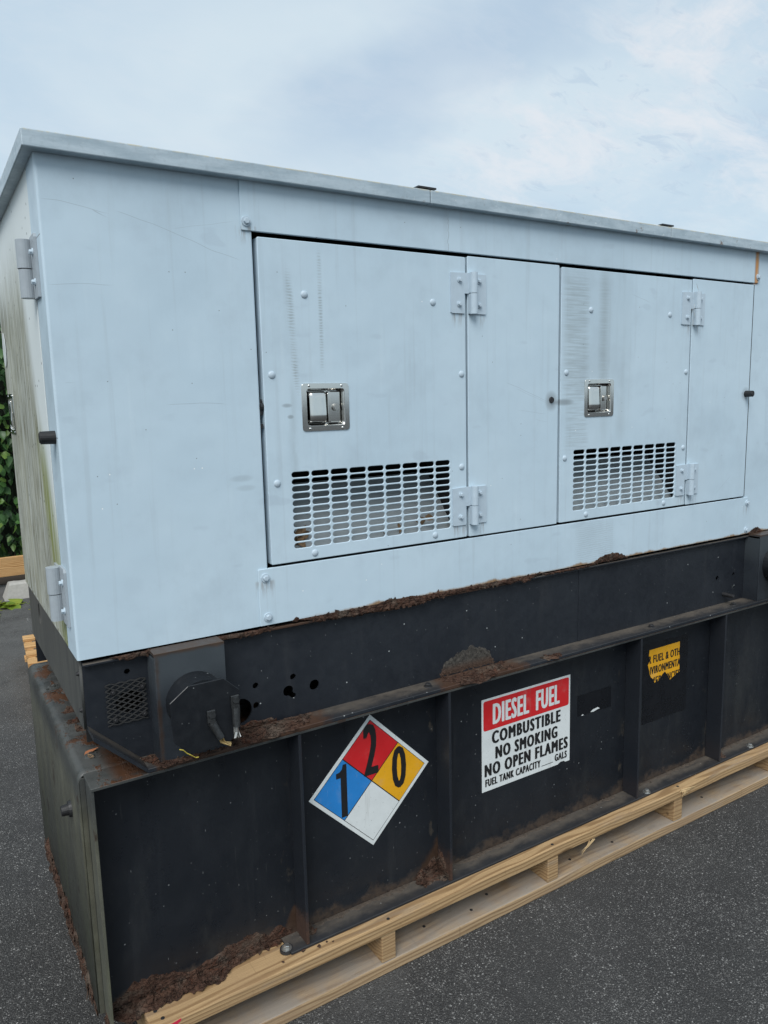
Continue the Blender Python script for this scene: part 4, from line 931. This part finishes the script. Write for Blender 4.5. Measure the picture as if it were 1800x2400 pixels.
# ---- rust
def rust():
    U = (1, 0, 0)
    kids = {o.name.split('.')[0]: o for o in GEN.children}
    br = kids['bottom_rail']
    # along the joint of enclosure and skid
    crust('rust_crust', WEB, (.070, -.0035, .9905), U, (0, 0, -1), (0, -1, 0), .42, .010, .0045, 1.1, flakes=40, w0=-.004)
    crust('rust_crust', WEB, (.545, -.0040, .9985), U, (0, 0, -1), (0, -1, 0), .90, lambda u: .010+.012*abs(sin(u*5.2))*(1 if u < .5 else .5), .0055, 2.3, flakes=90, w0=-.003)
    crust('rust_crust', WEB, (1.44, -.0040, .9965), U, (0, 0, -1), (0, -1, 0), .24, .007, .003, 3.9, flakes=15)
    # holes rotted through the bottom rail
    for x0, L, h, sd in ((.79, .17, .011, 5.0), (1.675, .185, .026, 6.0), (2.590, .095, .020, 7.0)):
        crust('rust_hole', br, (x0, -.0046, .996), U, (0, 0, 1), (0, -1, 0), L, lambda u, h=h, L=L: h*(1-abs(2*u/L-1)**2.2)+.003, .0022, sd, ragged=.35, flakes=40, nv=8, label='rust hole in the lower edge')
    # flange scabs
    crust('rust_crust', WEB, (.118, .010, .7238), U, (0, -1, 0), (0, 0, 1), .47, lambda u: .078-.030*max(0, (u-.36)/.11), .0065, 11.0, flakes=260, nv=14, ragged=.18)
    crust('rust_crust', WEB, (.34, YW-.0005, .7230), U, (0, 0, 1), (0, -1, 0), .15, lambda u: .010+.010*(1-abs(u/.075-1)), .003, 12.0, flakes=30)
    crust('rust_crust', WEB, (1.020, .010, .7238), U, (0, -1, 0), (0, 0, 1), .27, lambda u: .030+.068*(1-abs(u/.135-.75)**1.5*.9), .0045, 13.0, flakes=150, nv=14, ragged=.2)
    crust('rust_blister', WEB, (1.030, YW-.0005, .7235), U, (0, 0, 1), (0, -1, 0), .225, lambda u: .012+.062*max(0, 1-((u-.115)/.115)**2)**.6, .0016, 14.0, flakes=90, nv=14, ragged=.25, mat='rust_blister_grey', label='grey-brown blister where the web meets the flange')
    crust('rust_crust', WEB, (1.405, -.030, .7238), U, (0, -1, 0), (0, 0, 1), .085, .036, .005, 15.0, flakes=25)
    crust('rust_crust', WEB, (1.24, -.035, .7238), U, (0, -1, 0), (0, 0, 1), .05, .018, .003, 16.0, flakes=8)
    # bay one: the lower flange is a ragged crust lying on the timber
    edge = lambda u: .030+.020*sin(u*9+.6)+.024*math.exp(-((u-.272)/.040)**2)+.012*math.exp(-((u-.02)/.06)**2)
    crust('rust_crust', TANK, (-.008, .0115, .0770), U, (0, -1, 0), (0, 0, 1), .495, edge, .0085, 21.0, flakes=320, nv=14, ragged=.35, nu=110)
    crust('rust_crust', TANK, (.000, YW-.0006, .0800), U, (0, 0, 1), (0, -1, 0), .515, lambda u: .036+.014*sin(u*21)+.03*max(0, (u-.44)/.07), .0022, 22.0, flakes=160, nv=10, ragged=.5)
    crust('rust_crust', TANK, (-.006, -.002, .0300), (0, 0, 1), (0, -1, 0), (-1, 0, 0), .07, .050, .004, 23.0, flakes=20)
    crust('rust_crust', TANK, (.925, .010, .0832), U, (0, -1, 0), (0, 0, 1), .090, .046, .009, 24.0, flakes=60, nv=10)
    crust('rust_crust', TANK, (.927, YW-.0006, .0830), U, (0, 0, 1), (0, -1, 0), .088, lambda u: .012+.075*(u/.088)**1.5, .006, 25.0, flakes=50, nv=10)
    crust('rust_crust', TANK, (1.0165-.0006, .010, .0830), (0, -1, 0), (0, 0, 1), (-1, 0, 0), .062, lambda u: .075-.6*u, .004, 26.0, flakes=25, nv=8)
    crust('rust_crust', TANK, (.529, .010, .0832), U, (0, -1, 0), (0, 0, 1), .035, .035, .008, 27.0, flakes=12)
    for k, (x0, L) in enumerate(((.56, .36), (1.05, .55), (1.65, .19), (1.93, .40), (2.41, .4))):
        crust('dirt_line', TANK, (x0, .0112, .0832), U, (0, -1, 0), (0, 0, 1), L, .018, .0022, 30.0+k, flakes=24, nv=5, ragged=.8, mat='grit')
    # tank deck blisters on the left
    end = [o for o in GEN.children if o.name.startswith('tank_end')][0]
    for k, (x0, y0, L, w) in enumerate(((.020, .28, .05, .05), (.010, .345, .05, .035), (.012, .43, .06, .06), (.005, .60, .05, .05), (.002, .66, .05, .04), (.012, .095, .04, .05))):
        crust('rust_blister', end, (x0, y0, .7116), U, (0, 1, 0), (0, 0, 1), L, w, .004 if k < 5 else .003, 50.0+k, flakes=14, nv=7, ragged=.8, mat='flaking_rust' if k < 3 else 'tank_end_paint')
    crust('rust_crust', end, (-.0175, .05, .070), (0, 1, 0), (0, 0, 1), (-1, 0, 0), .89, lambda u: .022+.020*abs(sin(u*11))+.02*(u/.9), .010, 61.0, flakes=110, nv=7, ragged=.6, w0=-.018)
n, b = material('rust_blister_grey'); v = n.coord(); g = n.noise(v, 110, 5, .7); z_ = n.xyz(v)[2]
c = n.mix(n.step(g, .3, .7), (.018, .016, .0135), (.080, .071, .060)); c = n.mix(n.step(z_, .765, .735), c, n.mix(g, (.03, .017, .011), (.10, .055, .035)))
n.put(b.inputs['Base Color'], c); b.inputs['Roughness'].default_value = .9; n.put(b.inputs['Normal'], n.bump(g, .9, .004))
simple('grit', (.066, .051, .039), .95, var=.6, sc=110, bmp=1.0)
rust()

# ---- signs on the tank
def signs():
    y = YW
    def poly(name, mat, pts, d, par=None, label=None, t=.0008):
        bm = bmesh.new(); prism(bm, pts, XZ, y-d-t, y-d); me = mesh(bm, name, mat)
        return gp(name, me, label) if par is None else obj(name, me, par)
    cx, cz, h = .7790, .4630, .2065
    dia = lambda hx, hz, ox=0, oz=0: [(cx+ox, cz+oz+hz), (cx+ox+hx, cz+oz), (cx+ox, cz+oz-hz), (cx+ox-hx, cz+oz)]
    s = poly('hazard_diamond', 'sticker_white', dia(h, h), .0002, label='white-edged hazard diamond reading 2, 1, 0 in red, blue, yellow')
    poly('border', 'sticker_black', dia(h-.0155, h-.0155), .0010, s, t=.0004)
    q = (h-.0155)/2; i = q-.0022
    for name, mat, ox, oz in (('red_quadrant', 'sticker_red', 0, q), ('blue_quadrant', 'sticker_blue', -q, 0), ('yellow_quadrant', 'sticker_yellow', q, 0), ('white_quadrant', 'sticker_white', 0, -q)):
        poly(name, mat, dia(i, i, ox, oz), .0014, s, t=.0004)
    for name, body, a in (('digit_two', '2', (.7530, .8030, .4830, .6430)), ('digit_zero', '0', (.8500, .9010, .4120, .5460))):
        obj(name, text(name, 'sticker_black', body, *a, y-.0024, .030), s)
    poly('digit_one', 'sticker_black', [(.6755, .3800), (.6955, .3800), (.6955, .5415), (.6840, .5415), (.6800, .5280), (.6720, .5210), (.6610, .5190), (.6610, .5030), (.6755, .5030)], .0019, s, t=.0005)
    # diesel fuel notice with its lower right corner nicked
    s = poly('fuel_notice', 'sticker_white', [(1.197, .611), (1.5955, .611), (1.5975, .291), (1.578, .291), (1.569, .2965), (1.553, .2975), (1.540, .291), (1.198, .291)], .0002, label='white notice headed DIESEL FUEL on a red band')
    poly('red_band', 'sticker_red', rrect(1.2045, 1.5890, .5015, .6035, .008), .0010, s, t=.0004)
    for nm, mat, body, a, bo in (('heading', 'sticker_white', 'DIESEL', (1.2430, 1.4020, .5170, .5890), .044), ('heading', 'sticker_white', 'FUEL', (1.4330, 1.5440, .5170, .5890), .044),
                             ('line_of_text', 'sticker_black', 'COMBUSTIBLE', (1.2390, 1.5500, .4500, .4945), .070), ('line_of_text', 'sticker_black', 'NO SMOKING', (1.2540, 1.5360, .3945, .4385), .070),
                             ('line_of_text', 'sticker_black', 'NO OPEN FLAMES', (1.2080, 1.5870, .3420, .3860), .070), ('line_of_text', 'sticker_black', 'FUEL TANK CAPACITY', (1.2110, 1.4570, .3070, .3335), .060),
                             ('line_of_text', 'sticker_black', 'GALS', (1.5240, 1.5830, .3070, .3335), .060)):
        obj(nm, text(nm, mat, body, *a, y-.0020, bo), s)
    poly('blank_line', 'sticker_black', [(1.462, .3062), (1.517, .3062), (1.517, .3082), (1.462, .3082)], .0010, s, t=.0004)
    # patches where labels were peeled off, with white remnants
    g = poly('label_ghost', 'ghost_black', [(1.634, .522), (1.806, .521), (1.807, .441), (1.635, .445)], .0006, label='dark patch left by a peeled label', t=.0003)
    poly('label_scrap', 'sticker_white', [(1.700, .4455), (1.712, .4530), (1.738, .4555), (1.747, .4490), (1.735, .4478), (1.716, .4440)], .0011, g, t=.0004)
    poly('label_scrap', 'sticker_white', [(1.653, .4445), (1.660, .4475), (1.666, .4440), (1.659, .4420)], .0011, g, t=.0004)
    poly('label_ghost', 'ghost_black', [(1.980, .640), (2.245, .636), (2.2455, .321), (1.981, .3215)], .0005, label='large dark patch behind the torn yellow label', t=.0003)
    yl = poly('torn_label', 'sticker_yellow', [(2.0145, .6136), (2.1930, .6136), (2.1965, .4900), (2.176, .4830), (2.150, .4740), (2.140, .4690), (2.133, .4800), (2.122, .4950), (2.108, .5090), (2.094, .5020), (2.080, .4860), (2.067, .4790), (2.062, .4860), (2.050, .4760), (2.040, .4930), (2.028, .5010), (2.018, .5190), (2.014, .5360), (2.0065, .5560), (2.0190, .5740), (2.0110, .5930)], .0010, label='torn yellow label with R FUEL & OTH lettering', t=.0004)
    obj('line_of_text', text('line_of_text', 'sticker_black', 'R FUEL & OTH', 2.0090, 2.1960, .5590, .5900, y-.0020, .045, cuts=(((2.0130, .58), (-1, 0)), ((2.1935, .58), (1, 0)))), yl)
    obj('line_of_text', text('line_of_text', 'sticker_black', 'NVIRONMENTA', 2.0060, 2.1990, .5150, .5460, y-.0020, .045, cuts=(((2.0170, .53), (-1, -.25)), ((2.1945, .53), (1, 0)))), yl)
    obj('line_of_text', text('line_of_text', 'sticker_black', 'MER', 2.0260, 2.0900, .4690, .5010, y-.0020, .045, cuts=(((2.034, .494), (-1, -.6)), ((2.062, .481), (-.3, -1)), ((2.086, .492), (1, -.9)))), yl)
    obj('line_of_text', text('line_of_text', 'sticker_black', 'NCIES', 2.1230, 2.1990, .4700, .5010, y-.0020, .045, cuts=(((2.128, .488), (-1, -.7)), ((2.160, .4795), (.28, -1)), ((2.1950, .49), (1, 0)))), yl)
signs()

# ------------------------------------------------------------------ pallet timbers under the tank
def board(name, par, base, mat, x0, x1, y0, y1, z0, z1, bev=.004, nseg=1):
    bm = box(bmesh.new(), x0, x1, y0, y1, z0, z1, bev, 2)
    return obj(name, mesh(bm, name, mat), par, (-base[0], -base[1], -base[2]))
def long_pallet():
    base = (1.5, .44, 0); P = thing('timber_pallet', 'long pine pallet carrying the generator', 'pallet', base)
    y0 = -.0955
    fb = None
    for k, (a, b_) in enumerate(((y0, .044), (.20, .34), (.42, .56), (.64, .78), (.86, .985))):
        o = board('top_board', P, base, 'fresh_pine', .078, 3.02, a, b_, .1275, .1645)
        if k == 0: fb = o
    for k, (a, b_) in enumerate(((y0+.002, .046), (.42, .56), (.86, .985))): 
        bb = board('bottom_board', P, base, 'dusty_pine', .060, 3.03, a, b_, .0005, .0380)
    for x in (.082, .7390, 1.3975, 2.0565, 2.7155): board('stringer', P, base, 'block_pine', x, x+.048, y0+.004, .98, .0382, .1273, .003)
    nail = bmesh.new(); cyl(nail, (0, 0, -.001), (0, 0, .0008), .0055, .0050, 12); nail = mesh(nail, 'nail', 'dark_iron')
    for x in (.082, .7390, 1.3975, 2.0565, 2.7155):
        for dx, dy in ((.016, y0+.055), (.034, y0+.018)): obj('nail', nail, fb, (x+dx+random.uniform(-.006, .006), dy+random.uniform(-.006, .006), .1646))
    front_bottom = [o for o in P.children if o.name.startswith('bottom_board')][0]
    for x, y in ((.93, -.030), (1.10, -.052), (1.19, -.020), (1.555, -.038), (1.76, -.05), (2.30, -.04)): obj('nail', nail, front_bottom, (x, y, .0381))
    # splinters torn from the front board
    def splinter(p, d, n_, s):
        bm = bmesh.new(); rg = random.Random(s)
        for k in range(n_):
            a = Vector(p)+Vector((rg.uniform(-.02, .02), rg.uniform(-.003, .003), rg.uniform(-.004, .004))); q = a+Vector(d)*rg.uniform(.5, 1.1)+Vector((rg.uniform(-.012, .012), rg.uniform(-.012, .0), rg.uniform(-.008, .008)))
            tube(bm, [a, a.lerp(q, .5)+Vector((0, -.003, .002)), q], .0036, 4, .45, [1, .8, .1])
        obj('splinter', mesh(bm, 'splinter', 'split_pine'), fb)
    simple('split_pine', (.50, .35, .18), .7, var=.2, sc=60)
    splinter((1.600, y0-.001, .129), (-.070, -.008, -.018), 3, 3)
    splinter((2.095, y0-.001, .158), (.060, -.003, -.003), 7, 5); splinter((2.11, y0-.001, .150), (-.035, -.004, -.012), 6, 6)
    bm = bmesh.new(); prism(bm, [(.1, .152), (.118, .158), (.135, .160), (.152, .1625), (.150, .156), (.136, .148), (.118, .142), (.102, .144)], XZ, y0-.0007, y0-.0001); obj('paint_mark', mesh(bm, 'paint_mark', 'paint_red'), fb)
long_pallet()
def far_pallet():
    base = (.76, 3.0, 0); P = thing('spare_pallet', 'empty wooden pallet on the asphalt behind the generator', 'pallet', base)
    P.rotation_euler = (0, 0, radians(-3.4))
    for x in (-.58, -.02, .54): board('stringer', P, (0, 0, 0), 'orange_pine', x, x+.042, -.56, .58, .022, .135, .002)
    for k in range(7): board('top_board', P, (0, 0, 0), 'orange_pine', -.59, .59, -.565+k*.176, -.565+k*.176+.095, .1352, .155, .002)
    for k in range(3): board('bottom_board', P, (0, 0, 0), 'orange_pine', -.59, .59, -.565+k*.525, -.565+k*.525+.095, .0006, .0218, .002)
far_pallet()

# ------------------------------------------------------------------ behind: wheel stop, rail, hedge, leaves
def wheel_stop():
    bm = bmesh.new(); prof = [(5.36, 0), (5.395, .125), (5.42, .14), (5.50, .14), (5.525, .125), (5.56, 0)]
    nx = 40; rows = []
    for i in range(nx+1):
        t = i/nx; x = .300+1.75*t; e = min(1, min(t, 1-t)*22)
        rows.append([bm.verts.new((x+(.05*(1-zz/.14)*(1-min(1, e))*(-1 if t < .5 else 1)), yy+.004*nz3((x, yy, zz), 9), zz*(1) + .004*nz3((x, yy, zz), 14, 3)*(zz > 0))) for yy, zz in prof])
    for A, B in zip(rows, rows[1:]):
        for j in range(len(prof)-1): bm.faces.new((A[j], B[j], B[j+1], A[j+1]))
    bm.faces.new(rows[0]); bm.faces.new(rows[-1][::-1]); bmesh.ops.recalc_face_normals(bm, faces=bm.faces[:])
    o = obj('wheel_stop', mesh(bm, 'wheel_stop', 'concrete')); tagit(o, 'weathered concrete wheel stop in front of the timber rail', 'wheel stop')
wheel_stop()
def timber_rail():
    base = (0, 5.93, 0); R = thing('timber_rail', 'low timber rail on short posts below the hedge', 'rail', base)
    board('plank', R, base, 'orange_pine', -5.0, 7.0, 5.90, 5.945, .105, .285, .004)
    for k in range(7): board('post', R, base, 'orange_pine', -4.6+k*1.8, -4.51+k*1.8, 5.946, 6.035, -.2, .27, .004)
timber_rail()
def leaf_pts(L, W, fold, curl, k=5):
    """heart-shaped leaf, stem at origin, tip along +y"""
    out = []
    for i in range(k+1):
        t = i/k; w = W*(sin(pi*min(1, t**.62))**.9)*(1-.25*t); yb = L*t-(.10*L if i == 0 else 0)
        out.append((w, L*t, -curl*L*t*t))
    return out
def leaf_geo(bm, Mx, L, W, fold=.25, curl=.2, k=5):
    pr = leaf_pts(L, W, fold, curl, k); mid = []; le = []; ri = []
    for w, y, z in pr:
        mid.append(bm.verts.new(Mx @ Vector((0, y, z)))); le.append(bm.verts.new(Mx @ Vector((-w, y-.10*W*(y < L*.4), z+fold*w)))); ri.append(bm.verts.new(Mx @ Vector((w, y-.10*W*(y < L*.4), z+fold*w))))
    for i in range(k):
        bm.faces.new((mid[i], mid[i+1], le[i+1], le[i])); bm.faces.new((ri[i], ri[i+1], mid[i+1], mid[i]))
def hedge():
    base = (0.6, 7.0, 0); H = thing('hedge', 'dense green leafy hedge beyond the timber rail', 'hedge', base)
    rg = random.Random(12); off = (-base[0], -base[1], 0)
    front = lambda x, z: 6.62+.22*nz3((x, 0, z), 1.5)+.10*nz3((x, 3, z), 4)+.28*(z < .45)*(1-z/.45)+.10*max(0, z-2.2)
    for mat, cnt, deep, nm in (('hedge_leaf', 15000, .75, 'foliage'), ('hedge_leaf_light', 2600, .12, 'foliage')):
        bm = bmesh.new()
        for i in range(cnt):
            x = rg.uniform(-6, 8); z = rg.uniform(.12, 3.0)**1.0; y = front(x, z)+rg.random()**1.6*deep+(.05 if mat == 'hedge_leaf' else 0)
            L = rg.uniform(.07, .125)
            Mx = Matrix.Translation((x, y, z)) @ Matrix.Rotation(rg.uniform(-.9, .9), 4, 'Z') @ Matrix.Rotation(rg.uniform(-2.6, -1.2), 4, 'X') @ Matrix.Rotation(rg.uniform(-.9, .9), 4, 'Y')
            leaf_geo(bm, Mx, L, L*.36, rg.uniform(.1, .4), rg.uniform(.1, .4), 3)
        obj(nm, mesh(bm, nm, mat), H, off, kind='stuff')
    # dark twiggy core keeps the sky from showing through
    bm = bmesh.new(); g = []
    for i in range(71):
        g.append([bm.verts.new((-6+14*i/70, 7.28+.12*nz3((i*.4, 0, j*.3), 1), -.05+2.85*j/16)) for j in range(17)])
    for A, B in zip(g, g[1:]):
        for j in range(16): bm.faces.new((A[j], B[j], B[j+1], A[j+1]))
    for i in range(90):
        x = rg.uniform(-6, 8); tube(bm, [(x, 7.1, 0), (x+rg.uniform(-.2, .2), 7.0, .8), (x+rg.uniform(-.4, .4), 6.95, 1.8), (x+rg.uniform(-.5, .5), 7.0, 2.6)], .012, 5, 1, [1, .8, .5, .2])
    obj('twigs', mesh(bm, 'twigs', 'hedge_core'), H, off)
    # the leaves at the front edge of the view, one by one
    protos = []
    for k in range(6):
        bm = bmesh.new(); L = 1.0; leaf_geo(bm, Matrix.Identity(4), 1.0, .36+.04*(k % 3), .15+.06*k, .15+.05*k, 6)
        tube(bm, [(0, 0, 0), (0, -.3, .08)], .02, 4); protos.append(mesh(bm, 'leaf', 'hedge_leaf_light' if k in (2, 5) else 'hedge_leaf', True))
    for i in range(230):
        x = rg.uniform(-.1, 1.15); z = .30+2.2*rg.random(); y = front(x, z)-rg.uniform(0, .10); s = rg.uniform(.07, .13)
        me = protos[rg.choice((0, 1, 3, 4, 0, 3)) if rg.random() > (.42 if 1.2 < z else .2) else rg.choice((2, 5))]
        o = obj('leaf', me, H, (x-base[0], y-base[1], z), (rg.uniform(-2.7, -1.5), rg.uniform(-.5, .5), rg.uniform(-.8, .8))); o.scale = (s, s, s)
    return protos
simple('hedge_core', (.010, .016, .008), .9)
hedge()
def litter():
    rg = random.Random(31); meshes = []
    for k in range(4):
        bm = bmesh.new(); leaf_geo(bm, Matrix.Identity(4), 1.0, .40, .08+.06*k, -.12+.08*k, 6); tube(bm, [(0, 0, 0), (.03, -.35, .02)], .02, 4); meshes.append(mesh(bm, 'fallen_leaf', 'ground_leaf', True))
    for i in range(34):
        x = rg.uniform(.08, .62); y = rg.gauss(5.10, .13); s = rg.uniform(.09, .15)
        if y > 5.33: y = 5.30
        o = obj('fallen_leaf', meshes[i % 4], None, (x, y, .006+.02*rg.random()), (rg.uniform(-.25, .3), rg.uniform(-.3, .3), rg.uniform(0, 6.3))); o.scale = (s, s, s)
        tagit(o, 'yellow-green leaf among the leaves on the asphalt by the wheel stop', 'leaf', 'leaves on the asphalt by the wheel stop')
    # one curled orange leaf and a pale scrap on the tank deck
    bm = bmesh.new(); leaf_geo(bm, Matrix.Identity(4), .040, .009, .5, -.15, 5)
    o = obj('dry_leaf', mesh(bm, 'dry_leaf', 'rust_leaf', True), None, (.016, .128, .7128+GZ), (0, 0, -1.2)); tagit(o, 'small curled orange leaf lying on the black tank top', 'leaf')
    bm = bmesh.new(); leaf_geo(bm, Matrix.Identity(4), .022, .007, .4, -.3, 5)
    o = obj('leaf_scrap', mesh(bm, 'leaf_scrap', 'dead_leaf', True), None, (.030, .100, .7128+GZ), (0, 0, .4)); tagit(o, 'pale leaf scrap beside the orange leaf on the tank top', 'leaf')
    # dead leaves caught in the first door's intake
    for k, (x, z, s, lab) in enumerate(((.582, 1.224, .030, 'clump of dry leaves behind the lower left slots'), (.990, 1.232, .026, 'curled dry leaf behind the right slots of the left door'), (.90, 1.205, .014, 'tiny dry leaf scrap low behind the slots, middle right'), (.845, 1.203, .012, 'tiny dry leaf scrap low behind the slots, centre'))):
        bm = bmesh.new()
        for q in range(7 if k == 0 else 3):
            leaf_geo(bm, Matrix.Translation((rg.uniform(-.4, .4)*s, rg.uniform(-.15, .15)*s, rg.uniform(-.5, .4)*s)) @ Matrix.Rotation(rg.uniform(0, 6), 4, 'Y') @ Matrix.Rotation(rg.uniform(-.6, .6), 4, 'X') @ Matrix.Rotation(pi/2, 4, 'X'), s*1.2, s*.42, .4, rg.uniform(-.4, .4), 4)
        o = obj('dry_leaf_clump' if k == 0 else 'dry_leaf', mesh(bm, 'dry_leaf', 'dead_leaf'), None, (x, .012+.010*(k == 0)+.006, z+GZ)); tagit(o, lab, 'leaf')
    # rust crumbs on the timber
    for k, (x, y, s) in enumerate(((.548, -.070, .006), (.575, -.066, .0035), (.590, -.074, .003), (.505, -.060, .007), (.44, -.068, .004))):
        bm = bmesh.new(); bmesh.ops.create_icosphere(bm, subdivisions=1, radius=s)
        for v in bm.verts: v.co += Vector((rg.uniform(-.4, .4)*s, rg.uniform(-.4, .4)*s, -.5*v.co.z))
        o = obj('rust_flake', mesh(bm, 'rust_flake', 'flaking_rust'), None, (x, y, .1645+s*.4)); tagit(o, 'rust crumb fallen on the front pallet board near the first rib', 'rust flake', 'rust crumbs on the pallet board')
litter()
